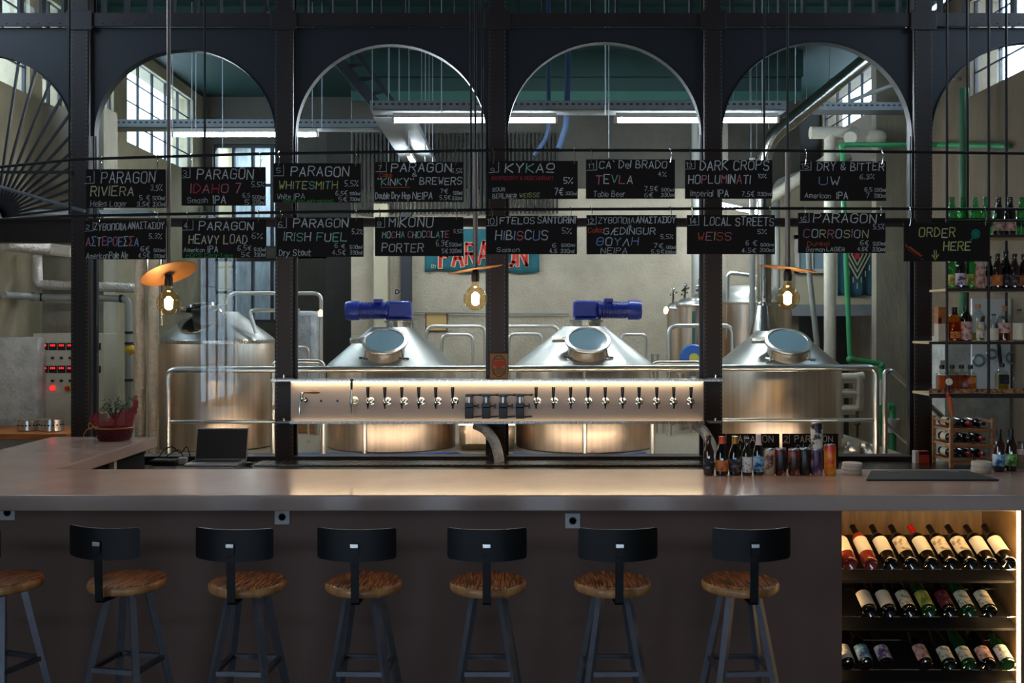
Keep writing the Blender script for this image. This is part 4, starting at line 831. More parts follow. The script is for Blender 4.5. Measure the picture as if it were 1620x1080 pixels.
# taller vessels behind
def vessel(px, Y, ytop, R, label, zb=DK, dome=.14, nm='fermenter'):
    t = thing(nm, label, 'vessel', (X_(px, Y), Y, zb), 'tall vessels at the back'); h = Z_(ytop, Y)-zb
    MB().lathe([(R-.01,0),(R,.01),(R,h),(R+.01,h+.005),(R+.01,h+.02),(R*.98,h+.03)], 48).build('body', 'tank_steel', t)
    MB().lathe([(R,h+.025),(R*.92,h+.025+dome*.45),(R*.7,h+.025+dome*.8),(R*.4,h+.025+dome*.96),(.001,h+.025+dome)], 48).build('dome', 'cone_steel', t)
    return t, h+.025+dome
v, zt_ = vessel(1186, 11.3, 482, .46, 'large domed steel vessel behind the last brewing tank', dome=.2)
MB().tube(fillet([(-.32,-.3,zt_-.6),(-.32,-.3,zt_+.12),(.02,-.3,zt_+.08),(.02,-.3,zt_-.1)], .05), .025, 10).build('vent_pipe', 'pipe_steel', v)
for (px, Y, yt, R, lb) in ((1072, 10.9, 492, .12, 'slim steel vessel furthest to the left of the valve group'), (1093, 10.6, 486, .15, 'steel vessel with valves on top, middle of the back group'), (1114, 10.9, 478, .14, 'steel vessel partly behind the fourth column')):
    v, z = vessel(px, Y, yt, R, lb, dome=.08)
    for k in range(2):
        x = (-.5+k)*R; MB().tube([(x,-R*.3,z-.05),(x+.01,-R*.3,z+.13)], .012, 8).tube([(x-.03,-R*.3,z+.07),(x+.05,-R*.3,z+.1)], .01, 8).ball((x+.01,-R*.3,z+.13), .022, 10).build('valve', 'chrome', v)
    MB().bx(-.015, .015, -R-.02, -R, .2, z-.15).build('level_gauge', 'green_light', v)
p = P(1097, 566, 10.2); t = thing('hose_reel', 'round blue reel in front of the back vessels', 'reel', (p.x, p.y, DK))
MB().lathe([(.001,-.02),(.13,-.02),(.14,0),(.13,.02),(.06,.03),(.001,.03)], 28, 0, (0,0,p.z-DK), RX).build('reel', 'blue_plastic', t); MB().bx(-.03, .03, .0, .05, 0, p.z-DK+.03).build('stand', 'galvanised', t)
MB().lathe([(.001,.031),(.05,.031),(.05,.036),(.001,.036)], 20, 0, (0,0,p.z-DK), RX).build('hub', 'chalk_yellow', t)

# bent pipe loops on the tank deck
def loop(pts, Y, r, lb, rr=.06, mt='pipe_steel', down=True):
    q = [P(x, y, Y) for x, y in pts]
    o = MB().tube(fillet(q, rr), r, 12).build('bent_pipe', mt); tag(o, lb, 'pipe', 'bent steel pipes around the tanks'); return o
def zfl(Y): return HOR+(EYE-DK)*F/Y
loop([(356,484),(364,464),(508,464),(508,zfl(9.4))], 9.4, .018, 'tall bent steel pipe dropping between the first and second tanks', .07)
loop([(466,zfl(9.2)),(466,549),(488,549),(488,zfl(9.2))], 9.2, .012, 'small steel pipe hoop between the first and second tanks', .05)
loop([(675,zfl(8.4)),(675,516),(768,516),(768,zfl(8.4))], 9.75, .017, 'upper steel pipe hoop right of the leftward blue motor', .08)
loop([(699,zfl(8.6)),(699,529),(748,529),(748,zfl(8.6))], 9.68, .015, 'lower steel pipe hoop under the upper hoop beside the middle column', .07)
loop([(779,zfl(9.4)),(779,516),(883,516),(886,540)], 9.72, .017, 'upper steel pipe hoop left of the rightward blue motor', .08)
loop([(805,zfl(9.4)),(805,528),(857,528),(857,zfl(9.4))], 9.65, .015, 'lower steel pipe hoop left of the middle tank cone', .06)
loop([(983,541),(985,529),(1022,529),(1022,zfl(9.65))], 9.65, .015, 'short steel pipe hoop right of the rightward blue motor', .05)
loop([(1058,zfl(9.8)),(1058,515),(1159,515),(1159,zfl(9.8))], 9.8, .022, 'wide steel pipe hoop before the tall back vessels', .09)
loop([(1032,zfl(8.3)),(1032,574),(1112,574),(1112,zfl(8.3))], 8.25, .02, 'flat steel pipe hoop just above the railing near the fourth column', .06)
loop([(432,zfl(8.3)),(432,572),(512,572),(512,zfl(8.3))], 8.25, .02, 'flat steel pipe hoop just above the railing near the second column', .06)
# pipe stubs below the panel
for (px, Y, y0, r, lb) in ((1036,10.2,560,.04,'grey pipe first of the stand group under the tap panel end'),(1052,10.0,600,.07,'thick shiny pipe in the stand group under the tap panel end'),(1075,10.3,590,.05,'dark steel pipe in the stand group before the fourth column'),(1098,10.1,595,.045,'slim steel pipe in the stand group nearest the fourth column'),(705,10.3,600,.06,'steel standpipe right of the second tank below the panel'),(506,9.9,600,.05,'steel standpipe left of the second tank below the panel')):
    a = P(px, y0, Y); tag(MB().cyl((a.x, Y, DK), (a.x, Y, a.z), r).build('standpipe', 'pipe_steel'), lb, 'pipe')
# low horizontal vessel under the flow meters
p = P(770, 694, 8.6); t = thing('steel_box_tank', 'low shiny steel tank seen under the flow meters behind the middle column', 'tank', (p.x, 8.9, DK))
MB().bx(-.24, .24, -.3, .3, 0.0, .30).build('body', 'tank_steel', t, bevel=.06); MB().bx(-.242, .242, -.306, -.298, .22, .24).build('seam', 'chrome', t)
tag(MB().tube(fillet([(X_(395,8.2),8.22,DK+.012),(X_(520,8.3),8.33,DK+.012),(X_(600,8.2),8.2,DK+.012),(X_(722,8.3),8.36,DK+.012),(X_(735,8.2),8.2,DK+.012)], .5, 8), .012, 8).build('water_hose', 'hose_blue'), 'thin blue hose lying on the deck before the tanks', 'hose')
tag(MB().tube(fillet([(X_(812,8.3),8.33,DK+.012),(X_(880,8.2),8.2,DK+.012),(X_(980,8.2),8.22,DK+.012),(X_(1022,8.3),8.36,DK+.012)], .5, 8), .012, 8).build('water_hose', 'hose_blue'), 'thin blue hose on the deck before the tank with the rightward motor', 'hose')

# ------------------------------------------------------------------ platform railing
YR = 7.95
t = thing('platform_railing', 'long tubular steel railing in front of the brewing tanks', 'railing', (P(820, 583, YR).x, YR, DK))
q = [P(265, 0, YR), P(265, 585, YR), P(1386, 581, YR), P(1386, 0, YR)]; q[0].z = DK; q[-1].z = DK
MB().tube(fillet(q, .07, 6), .025, 14).build('top_rail', 'pipe_steel', t, world=True)
a, b = P(265, 667, YR), P(1386, 664, YR); MB().tube([a, b], .015, 12).build('middle_rail', 'pipe_steel', t, world=True)
for px in (577, 925):
    x = X_(px, YR); MB().cyl((x, YR, DK), (x, YR, Z_(583, YR)), .018).build('post', 'pipe_steel', t, world=True)
t = thing('stair_handrail', 'steel stair handrail sloping down right of the platform railing', 'handrail', P(1400, 720, 8.1))
a = P(1400, 0, 8.1); a.z = DK
q = [a, P(1400, 588, 8.1), P(1410, 586, 8.1), P(1500, 668, 8.1)]; MB().tube(fillet(q, .06, 6), .022, 14).build('top_rail', 'pipe_steel', t, world=True)
MB().tube([P(1400, 668, 8.1), P(1490, 750, 8.1)], .015, 12).build('lower_rail', 'pipe_steel', t, world=True)
a = P(1502, 670, 8.1); MB().cyl((a.x, a.y, 0), a, .02).build('post', 'pipe_steel', t, world=True)
# ------------------------------------------------------------------ cable trays and tube lights
def tray(x0, x1, Y, z, lb, hang, w=.25, end=False):
    t = thing('cable_tray', lb, 'cable tray', ((x0+x1)/2, Y, z))
    m = MB().bx(x0, x1, Y-w/2, Y+w/2, z, z+.004); m.bx(x0, x1, Y-w/2, Y-w/2+.004, z, z+.085); m.bx(x0, x1, Y+w/2-.004, Y+w/2, z, z+.085)
    m.build('channel', 'tray_grey', t, world=True)
    s = MB(); n = int((x1-x0)/.06)
    for k in range(n): s.bx(x0+.02+k*.06, x0+.05+k*.06, Y-w/2-.001, Y-w/2, z+.045, z+.06)
    s.build('slot', 'dark_inside', t, world=True)
    for px in hang: x = X_(px, Y); MB().cyl((x, Y-w/2-.006, z-.03), (x, Y-w/2-.006, CZ), .0045, None, 6).build('hanger', 'galvanised', t, world=True)
tray(X_(588,9.4), X_(1240,9.4), 9.4, Z_(178,9.4), 'grey slotted cable tray over the middle tanks carrying the light tubes', (592, 700, 955, 1200))
tray(X_(1290,10.9), X_(1600,10.9), 10.9, Z_(178,10.9), 'grey slotted cable tray at the right below the high window', (1306, 1420, 1560))
tray(X_(180,10.6), X_(600,10.6), 10.6, Z_(205,10.6), 'grey slotted cable tray over the first tank', (280, 310, 498, 513), .25)
t = thing('cable_tray', 'cable tray running back towards the rear wall behind the numbered 7 board', 'cable tray', (-1.14, 11.4, 3.95))
m = MB().bx(-1.33, -.95, 9.56, 12.38, 3.90, 3.904); m.bx(-1.334, -1.33, 9.56, 12.38, 3.90, 3.96); m.bx(-.95, -.946, 9.56, 12.38, 3.90, 3.96)
m.build('channel', 'tray_grey', t, world=True)
for (x, y) in ((-1.34, 10.8), (-.94, 10.8), (-1.34, 11.8), (-.94, 11.8)): MB().cyl((x, y, 3.6), (x, y, CZ), .005, None, 6).build('hanger', 'galvanised', t, world=True)
def tube_light(p0, p1, z, Y, lb, n, glw='tube_light'):
    t = thing('strip_light', lb, 'strip light', ((p0+p1)/2, Y, z), 'bright tube lights in the brewhouse')
    L = p1-p0
    MB().bx(-L/2, L/2, -.02, .02, .02, .065).build('batten', 'white_paint', t)
    MB().cyl((-L/2+.02, 0, 0), (L/2-.02, 0, 0), .022, None, 14).build('tube', glw, t)
    for s in (-1, 1): MB().bx(s*L/2-.012, s*L/2+.012, -.024, .024, -.024, .03).build('end_cap', 'white_paint', t)
    for s in (-.7, .7): MB().cyl((s*L/2, 0, .065), (s*L/2, 0, .072), .006, None, 6).build('clip', 'galvanised', t)
    return t
zz = Z_(190, 9.3)
tube_light(X_(622,9.3), X_(880,9.3), zz, 9.3, 'light tube hanging under the tray across the middle column', 0)
tube_light(X_(974,9.3), X_(1230,9.3), zz, 9.3, 'light tube under the tray across the fourth column', 1)
tube_light(X_(274,10.5), X_(502,10.5), Z_(213,10.5), 10.5, 'light tube across the second column over the first tank', 2)
t = tube_light(-.35, .35, 3.81, 11.6, 'short light tube pointing backwards under the rear cable tray', 3); t.location = (-1.14, 11.3, 3.78); t.rotation_euler = (0, 0, PI/2)
t = tube_light(-.6, .6, 3.2, 11.6, 'angled light tube seen right of the fourth column behind the boards', 3); t.location = (X_(1170,11.2), 11.2, Z_(330,11.2)); t.rotation_euler = (0, 0, math.radians(52))
for s in (-.5, .5): MB().cyl((s*1.2/2, 0, .065), (s*1.2/2, 0, CZ-t.location.z), .004, None, 6).build('hanger', 'galvanised', t)
tube_light(-4.4, -3.3, 2.535, 7.34, 'unseen fill strip added behind the lintel of the fan-shaped opening', 5, 'tube_fill')  # fill light added out of view to brighten the cabinet and low wall
# suspended thin wires
for (px, Y) in ((616,11.2),(632,11.4),(647,10.2),(667,11.5),(679,11.9),(958,8.4),(963,9.0),(1186,11.9),(1197,12.0),(1216,10.4),(1230,10.6),(1258,9.2),(1276,10.8),(1160,11.9),(1150,11.7),(310,9.6),(352,10.2)):
    x = X_(px, Y); zl = Z_(random.Random(px).uniform(150, 250), Y)
    tag(MB().cyl((x, Y, zl), (x, Y, CZ), .004, None, 6).build('hanging_wire', 'galvanised'), 'thin wire hanging from the green ceiling among the cable trays', 'wire', 'thin wires hanging from the ceiling')
# lifting sling and dark boom
q = [P(898,70,9.9), P(899,110,9.9), P(897,160,9.9), P(895,200,9.9), P(884,235,9.9)]; q[0].z = CZ
tag(MB().tube(q, .03, 8).build('lifting_sling', 'strap_blue'), 'blue lifting sling hanging from the ceiling behind the third arch', 'sling')
q = [P(868,205,10.1), P(862,222,10.1), P(845,246,10.1)]
tag(MB().tube([(q[0].x, 10.1, CZ), *q], .022, 8).build('lifting_sling', 'strap_blue'), 'second blue sling slanting down behind the third arch', 'sling')
t = thing('hoist_boom', 'dark lattice boom slanting down behind the second arch', 'boom', P(560, 130, 11.0))
a, b = P(505, 60, 11.0), P(600, 172, 11.0); a2, b2 = P(545, 60, 11.0), P(625, 165, 11.0)
MB().bar(a, b, .12, .12).build('chord', 'black_steel', t, world=True); MB().bar(a2, b2, .05, .05).build('chord', 'black_steel', t, world=True)
for k in range(6): f = k/5; MB().bar(a.lerp(b, f), a2.lerp(b2, f), .03, .03).build('brace', 'black_steel', t, world=True)
MB().bar((a.x, 11, a.z), (a.x, 11, CZ), .1, .1).build('mount', 'black_steel', t, world=True)

# ------------------------------------------------------------------ ducts and pipes
YD = 10.0
t = thing('steam_duct', 'shiny steel duct sloping down from the upper right and dropping behind the last tank', 'duct', P(1207, 500, YD))
q = [P(1500,-12,YD), P(1209,226,YD), P(1209,545,YD)]; q[-1].z = DK+.6
MB().tube(fillet(q, .22, 7), .072, 20).build('pipe', 'duct_silver', t, world=True)
for f in (.12, .36, .62, .86):
    c = P(1500+(1209-1500)*f, -12+(226+12)*f, YD); d = (q[1]-q[0]).normalized(); MB().cyl(c-d*.02, c+d*.02, .078, None, 20).build('joint_ring', 'chrome', t, world=True)
MB().lathe([(.075,0),(.14,-.32),(.145,-.36)], 24, 0, P(1209,478,YD)).build('cone_collar', 'duct_silver', t, world=True)
for y in (470, 482): c = P(1209,y,YD); MB().cyl((c.x,c.y,c.z-.015), (c.x,c.y,c.z+.015), .082, None, 20).build('joint_ring', 'chrome', t, world=True)
tag(MB().cyl(P(1190,250,10.6), (X_(1190,10.6), 10.6, DK), .03).build('vertical_pipe', 'grey_pvc'), 'thin grey vertical pipe left of the shiny duct', 'pipe')
tag(MB().cyl((X_(1100,11.6), 11.6, DK), (X_(1100,11.6), 11.6, CZ), .045).build('vertical_pipe', 'grey_pvc'), 'grey vertical pipe behind the valve vessels', 'pipe')
# white lagged pipes on the right
t = thing('lagged_pipe', 'white lagged pipe standing behind the last tank with a cross piece on top', 'pipe', (X_(1313,11.1), 11.1, 0))
MB().cyl((X_(1313,11.1), 11.1, 0), (X_(1313,11.1), 11.1, Z_(210,11.1)), .065, None, 18).build('riser', 'white_lagging', t, world=True)
MB().tube(fillet([P(1282,210,11.1), P(1350,210,11.1), P(1345,218,10.85)], .05), .07, 16).build('cross_piece', 'white_lagging', t, world=True)
tag(MB().tube(fillet([P(1372,217,11.0), P(1392,216,11.0), (4.2, 11.46, Z_(216,11.0))], .05), .075, 16).build('lagged_pipe_end', 'white_lagging'), 'short white lagged pipe end near the concrete pillar', 'pipe')
tag(MB().tube([P(1212,318,11.45), P(1330,240,11.45)], .07, 14).build('lagged_pipe', 'white_lagging'), 'slanting pale pipe behind the numbered 15 board', 'pipe')
tag(MB().tube(fillet([(X_(1228,12.), 12., DK), P(1228,290,12.), P(1345,248,12.)], .1), .045, 14).build('grey_pipe', 'grey_pvc'), 'grey bent pipe behind the last lamp', 'pipe')
tag(MB().tube([P(1278,340,11.0), P(1280,430,11.0), P(1292,540,11.0), (X_(1294,11.0), 11.0, DK)], .03, 12).build('grey_pipe', 'grey_pvc'), 'thin grey slanting pipe beside the lagged riser', 'pipe')
t = thing('green_pipe', 'green plastic pipe stepping down beside the concrete pillar', 'pipe', P(1345, 700, 10.6))
q = [(4.55, 9.15, 3.55), (4.55, 10.6, Z_(229,10.6)), P(1333,229,10.6), P(1334,300,10.6), P(1345,568,10.6), P(1394,575,10.6), P(1394,600,10.6)]
MB().tube(fillet(q, .06), .028, 12).build('pipe', 'green_pipe', t, world=True)
for (x, y) in ((1345,568),(1394,578),(1333,231)): MB().ball(P(x,y,10.6), .042, 12).build('elbow', 'green_pipe', t, world=True)
MB().cyl(P(1394,600,10.6), P(1394,640,10.6), .03, None, 12).build('meter_body', 'white_paint', t, world=True)
q = [P(1392,640,10.6), P(1392,690,10.6)]; MB().tube(q, .035, 12).build('valve', 'green_pipe', t, world=True)
t = thing('green_pipe', 'green plastic pipe rising out of a white funnel beside the stair handrail', 'pipe', P(1410,740,10.8))
a = P(1412,0,10.8); a.z = 0; MB().tube(fillet([P(1404,642,10.8), P(1413,642,10.8), a], .04), .034, 12).build('pipe', 'green_pipe', t, world=True)
MB().cyl(P(1413,684,10.8), P(1413,662,10.8), .06, .09, 16).build('funnel', 'white_paint', t, world=True)
t = thing('green_pipe', 'green vertical pipe on the right wall behind the bottle shelves', 'pipe', (X_(1525,9.6), 9.6, 0))
MB().cyl((X_(1525,9.6), 9.6, 0), (X_(1525,9.6), 9.6, Z_(140,9.6)), .045, None, 14).build('pipe', 'green_pipe_shaded', t, world=True)
tag(MB().tube([P(1345,160,10.2), P(1410,135,10.2), (4.6, 10.2, Z_(125,10.2))], .02, 10).build('grey_conduit', 'grey_pvc'), 'curved grey conduit below the right high window', 'conduit')
# left wall pipes
Yl = 9.3
t = thing('foil_pipe', 'silver foil wrapped pipe along the left wall with a drop elbow', 'pipe', P(60, 385, Yl))
MB().tube([P(6,385,8.8), P(76,394,Yl)], .062, 16).build('run', 'foil', t, world=True)
MB().tube([P(76,394,Yl), P(114,398,Yl)], .055, 16).build('bare_end', 'white_lagging', t, world=True)
MB().tube(fillet([P(58,392,Yl), P(60,450,Yl), P(120,452,Yl), P(215,456,Yl)], .05), .045, 16).build('drop', 'foil', t, world=True)
t = thing('grey_drain_pipe', 'grey plastic pipe low along the left wall turning down beside the pillar', 'pipe', P(60, 469, Yl))
MB().tube(fillet([P(6,466,8.8), P(60,470,Yl), P(150,471,Yl), P(203,473,Yl), P(204,690,Yl)], .06), .032, 14).build('pipe', 'grey_pvc', t, world=True)
for (x, y) in ((52,469),(66,470),(192,472)): c = P(x,y,Yl); MB().cyl((c.x-.012,Yl,c.z), (c.x+.012,Yl,c.z), .038, None, 14).build('coupling', 'black_rubber', t, world=True)
for y in (526, 543, 601): c = P(204,y,Yl); MB().cyl((c.x,Yl,c.z-.012), (c.x,Yl,c.z+.012), .038, None, 14).build('coupling', 'black_rubber', t, world=True)
c = P(206,553,Yl); MB().ball(c, .05, 12).build('valve', 'yellow_plastic', t, world=True)
for px, lb in ((222, 'foil lagged vertical pipe nearer the basket plant'), (243, 'foil lagged vertical pipe nearer the first tank')):
    x = X_(px, 8.5); o = thing('lagged_riser', lb, 'pipe', (x, 8.5, 0), 'foil lagged vertical pipes')
    MB().cyl((x, 8.5, 0), (x, 8.5, 2.75), .045, None, 18).build('lagging', 'foil_warm_lit', o, world=True); MB().cyl((x+.06, 8.52, 1.9), (x+.06, 8.52, 2.7), .012).build('side_tube', 'chrome', o, world=True)
    MB().tube(fillet([(x, 8.5, 2.70), (x, 8.5, 2.76+.1*(px > 230)), (-4.6, 8.5, 2.76+.1*(px > 230))], .04), .03, 12).build('wall_run', 'galvanised', o, world=True)
# control cabinet
Yc = 8.9; A, B = P(52, 527, Yc), P(166, 700, Yc)
t = thing('control_cabinet', 'steel control cabinet with two rows of red displays', 'control cabinet', ((A.x+B.x)/2, Yc+.1, 0))
MB().bx(A.x, B.x, Yc, Yc+.28, 0.6, A.z).build('body', 'cabinet_steel', t, world=True, bevel=.006); MB().bx(A.x+.02, B.x-.02, Yc+.05, Yc+.25, 0, .6).build('plinth', 'dark_wall', t, world=True)
for (yy, ys) in ((548, 566), (584, 602)):
    for k in range(7):
        c = P(70+13.9*k, yy, Yc); d = MB().bx(c.x-.035, c.x+.035, Yc-.008, Yc, c.z-.032, c.z+.032).build('display', 'display', t, world=True)
        m = MB(); 
        for q in range(3): m.bx(c.x-.022+q*.016, c.x-.011+q*.016, Yc-.0095, Yc-.0085, c.z+.002, c.z+.020)
        m.build('display_digits', 'led_red', t, world=True)
        c = P(70+13.9*k, ys, Yc); MB().cyl((c.x, Yc, c.z), (c.x, Yc-.02, c.z), .012).build('switch', 'switch_black', t, world=True)
c = P(83.5, 613.5, Yc); MB().cyl((c.x, Yc, c.z), (c.x, Yc-.02, c.z), .022).build('pilot_lamp', 'led_red', t, world=True)
c = P(108, 614, Yc); MB().cyl((c.x, Yc, c.z), (c.x, Yc-.012, c.z), .03).build('stop_plate', 'yellow_plastic', t, world=True); MB().cyl((c.x, Yc-.012, c.z), (c.x, Yc-.035, c.z), .02).build('stop_button', 'red_plastic', t, world=True)
# orange wood side counter with steel pans
Ys = 7.9; zs = Z_(686, Ys)
t = thing('wood_counter', 'orange-brown wooden side counter behind the return of the bar', 'counter', (X_(20,Ys), Ys+.3, 0))
MB().bx(-4.58, X_(105,Ys), Ys, Ys+.65, zs-.045, zs).build('top', 'wood_orange', t, world=True, bevel=.004); MB().bx(-4.55, X_(102,Ys), Ys+.04, Ys+.63, 0, zs-.045).build('base', 'cabinet_steel', t, world=True)
for (px, Y, r, h, lb) in ((46, 8.15, .085, .085, 'round steel pan on the orange wooden counter'), (82, 8.12, .09, .095, 'taller steel pan on the orange wooden counter beside the column')):
    o = thing('steel_pan', lb, 'pan', (X_(px,Y), Y, zs), 'steel pans on the wooden counter')
    MB().lathe([(.001,.002),(r*.96,.002),(r,.006),(r,h),(r+.008,h+.003),(r-.003,h+.002),(r-.006,.01),(.001,.009)], 32).build('pan', 'pipe_steel', o)
    s = MB()
    for k in range(18): a = 2*PI*k/18; s.box(((r+.0005)*math.cos(a), (r+.0005)*math.sin(a), h*.55), (.003, .014, .012), 0, Matrix.Rotation(a, 4, 'Z'))
    s.build('vent_slot', 'dark_inside', o)
# teal banner on the back wall
YB_ = Y1-.03; A, B = P(672, 362, YB_), P(853, 430, YB_)
t = thing('cloth_banner', 'teal cloth banner with big red letters on the back wall', 'banner', ((A.x+B.x)/2, YB_, B.z))
N = 36; Mv = 8; vs = []; fs = []
for i in range(N+1):
    for j in range(Mv+1):
        x = A.x+(B.x-A.x)*i/N; z = A.z+(B.z-A.z)*j/Mv+.02*math.sin(i*.35)*(j/Mv)**2; vs.append((x, YB_-.012+.010*math.sin(i*.9+j*.5)*j/Mv, z))
for i in range(N):
    for j in range(Mv): a = i*(Mv+1)+j; fs.append((a, a+1, a+Mv+2, a+Mv+1))
o = MB().add(vs, fs, 0, True).build('cloth', 'teal_cloth', t, world=True, fix=False); sm = o.modifiers.new('thick', 'SOLIDIFY'); sm.thickness = .004
m = MB()
for k, ch in enumerate('PARAGON'):
    dy = 7*abs(k-3)/3; x = P(697+20.3*k,0,YB_).x; x2 = P(712+20.3*k,0,YB_).x
    for (lw, mi, dd) in ((.055, 1, .030), (.036, 0, .0315)): RNG.seed(40+k); strokes(m, ch, x, x2, P(0,415+dy,YB_).z, P(0,382+dy,YB_).z, YB_-dd, lw, mi, .1)
m.build('banner_letters', ['banner_red', 'banner_pale'], t, world=True, fix=False)
m = MB(); strokes(m, 'ETY', P(683,0,YB_).x, P(690,0,YB_).x, P(0,424,YB_).z, P(0,419,YB_).z, YB_-.028, .006, 0, .1); m.build('side_writing', 'banner_pale', t, world=True, fix=False)
# blue hanging with a diamond design
YH = 12.25; A, B = P(1326, 380, YH), P(1391, 468, YH)
t = thing('cloth_hanging', 'dark blue cloth hanging with a pale diamond design on the cream wall', 'wall hanging', ((A.x+B.x)/2, YH, B.z))
vs = []; fs = []; N = 24
for i in range(N+1):
    for j in range(9): vs.append((A.x+(B.x-A.x)*i/N, YH+.02+.018*math.sin(i*.8)*(.3+j/9), A.z+(B.z-A.z)*j/8+.012*math.sin(i*.5)*(j/8)))
for i in range(N):
    for j in range(8): a = i*9+j; fs.append((a, a+1, a+10, a+9))
o = MB().add(vs, fs, 0, True).build('cloth', 'teal_dark', t, world=True, fix=False); o.modifiers.new('thick', 'SOLIDIFY').thickness = .004
m = MB(); cx, cz = P(1356, 402, YH).x, P(1356, 402, YH).z; yy = YH-.004
for k, s in enumerate((1., .72, .44)):
    q = [Vector((cx-.16*s, 0, cz)), Vector((cx, 0, cz+.24*s)), Vector((cx+.16*s, 0, cz)), Vector((cx, 0, cz-.30*s)), Vector((cx-.16*s, 0, cz))]; line(m, q, yy, .016, 0)
for k in range(7): x = cx-.15+k*.05; z = cz-.36+abs(k-3)*.075; line(m, [Vector((x, 0, z)), Vector((x, 0, z-.06))], yy, .012, 0)
m.bx(cx-.03, cx+.03, yy-.001, yy, cz-.06, cz+.08, 1); m.build('diamond_motif', ['banner_pale', 'banner_red'], t, world=True, fix=False)
# framed notice, small sign, dark channel, wall window, pegboard, boxes
A, B = P(673, 493, Y1-.02), P(708, 524, Y1-.02)
t = thing('notice_board', 'tan notice board with a thin dark frame on the back wall', 'notice board', ((A.x+B.x)/2, Y1-.02, B.z))
MB().bx(A.x, B.x, Y1-.02, Y1-.001, B.z, A.z).build('frame', 'notice_frame', t, world=True); MB().bx(A.x+.014, B.x-.014, Y1-.024, Y1-.02, B.z+.014, A.z-.014).build('sheet', 'notice_tan', t, world=True)
A, B = P(624, 456, Y1), P(637, 467, Y1); t = thing('number_sign', 'tiny dark lettered sign on the back wall above the leftward motor', 'sign', ((A.x+B.x)/2, Y1-.004, B.z))
MB().bx(A.x, B.x, Y1-.006, Y1-.001, B.z, A.z).build('plate', 'white_paint', t, world=True); m = MB(); strokes(m, 'D1', A.x+.015, B.x-.015, B.z+.02, A.z-.015, Y1-.0068, .014, 0); m.build('characters', 'black_plastic', t, world=True, fix=False)
tag(MB().bx(X_(635,12.4), X_(651,12.4), 12.34, 12.49, 0, 3.3).build('steel_channel', 'window_frame'), 'dark vertical steel channel on the back wall behind the leftward motor', 'channel')
tag(MB().tube([P(655,493,12.44), P(800,496,12.44), P(900,496,12.44)], .012, 8).build('wall_conduit', 'grey_pvc'), 'thin pale conduit along the back wall at notice height', 'conduit')
A, B = P(1256, 372, 12.3), P(1308, 432, 12.3)
w = thing('window_9', 'white framed inner window in the cream wall behind the last lamp', 'window', ((A.x+B.x)/2, 12.26, B.z), None, 0, 'structure')
m = MB().bx(A.x, B.x, 12.24, 12.29, A.z-.05, A.z).bx(A.x, B.x, 12.24, 12.29, B.z, B.z+.05).bx(A.x, A.x+.05, 12.24, 12.29, B.z, A.z).bx(B.x-.05, B.x, 12.24, 12.29, B.z, A.z).bx((A.x+B.x)/2-.02, (A.x+B.x)/2+.02, 12.24, 12.29, B.z, A.z); m.build('window_frame', 'white_paint', w, world=True)
MB().bx(A.x+.05, B.x-.05, 12.265, 12.27, B.z+.05, A.z-.05).build('pane', 'sight_glass', w, world=True)
A, B = P(1356, 535, 13.58), P(1366, 546, 13.58); t = thing('small_wall_sign', 'tiny dark framed sign in the recess left of the pillar', 'sign', ((A.x+B.x)/2, 13.58, B.z)); MB().bx(A.x, B.x, 13.57, 13.598, B.z, A.z).build('frame', 'black_plastic', t, world=True); MB().bx(A.x+.02, B.x-.02, 13.568, 13.57, B.z+.02, A.z-.02).build('sheet', 'grey_pvc', t, world=True)
# white valve block under the railing at the right
A = P(1345, 640, 9.6); t = thing('pipe_manifold', 'blurry white lagged pipe manifold seen under the railing right of the last tank', 'manifold', (A.x, 9.6, 0))
m = MB().tube(fillet([P(1320,598,9.6), P(1358,598,9.6), P(1358,648,9.6), P(1320,648,9.6)], .06), .05, 14).tube([P(1322,622,9.6), P(1358,622,9.6)], .045, 14).tube([P(1340,598,9.6), P(1366,594,9.6)], .04, 12); m.build('lagged_loops', 'white_lagging', t, world=True)
a = P(1328,600,9.6); MB().cyl((a.x, 9.62, 0), a, .04).build('riser', 'white_lagging', t, world=True)
p = P(1356,650,9.55); MB().cyl(p, (p.x, p.y, p.z-.25), .015).ball((p.x, p.y, p.z-.12), .03, 10).build('copper_valve', 'copper_under', t, world=True)
t = thing('steel_fittings', 'low cluster of shiny fittings on the deck before the pillar', 'fittings', P(1358,712,8.6)); m = MB(); r_ = random.Random(3)
for k in range(9):
    c = P(1342+r_.uniform(0,40), 712+r_.uniform(-6,5), 8.45+r_.uniform(-.1,.1)); m.lathe([(.02,-.03),(.045,-.02),(.045,.02),(.02,.03)], 14, 0, c, Euler((r_.uniform(0,3), r_.uniform(0,3), 0)).to_matrix().to_4x4())
m.bx(X_(1342,8.45), X_(1384,8.45), 8.3, 8.6, DK, Z_(714,8.6)); m.build('fittings', 'pipe_steel', t, world=True); 
A = P(484, 530, 10.2); t = thing('wrapped_pallet', 'stack wrapped in cloudy plastic between the first and second tanks', 'pallet', (A.x, 10.2, DK))
MB().bx(-.14, .14, -.2, .2, .1, Z_(492,10.2)-DK).build('wrapped_goods', 'plastic_wrap', t, bevel=.05); MB().bx(-.16, .16, -.22, .22, 0, .1).build('pallet', 'wood_pine', t)
t = thing('tool_pegboard', 'white pegboard with hanging metal fittings behind the spirit bottles', 'pegboard', (4.36, 9.1, 1.8)); zc = Z_(545, 9.15)
MB().bx(X_(1538,9.15), 4.58, 9.15, 9.18, Z_(622,9.15), Z_(472,9.15)).build('board', 'pegboard', t, world=True)
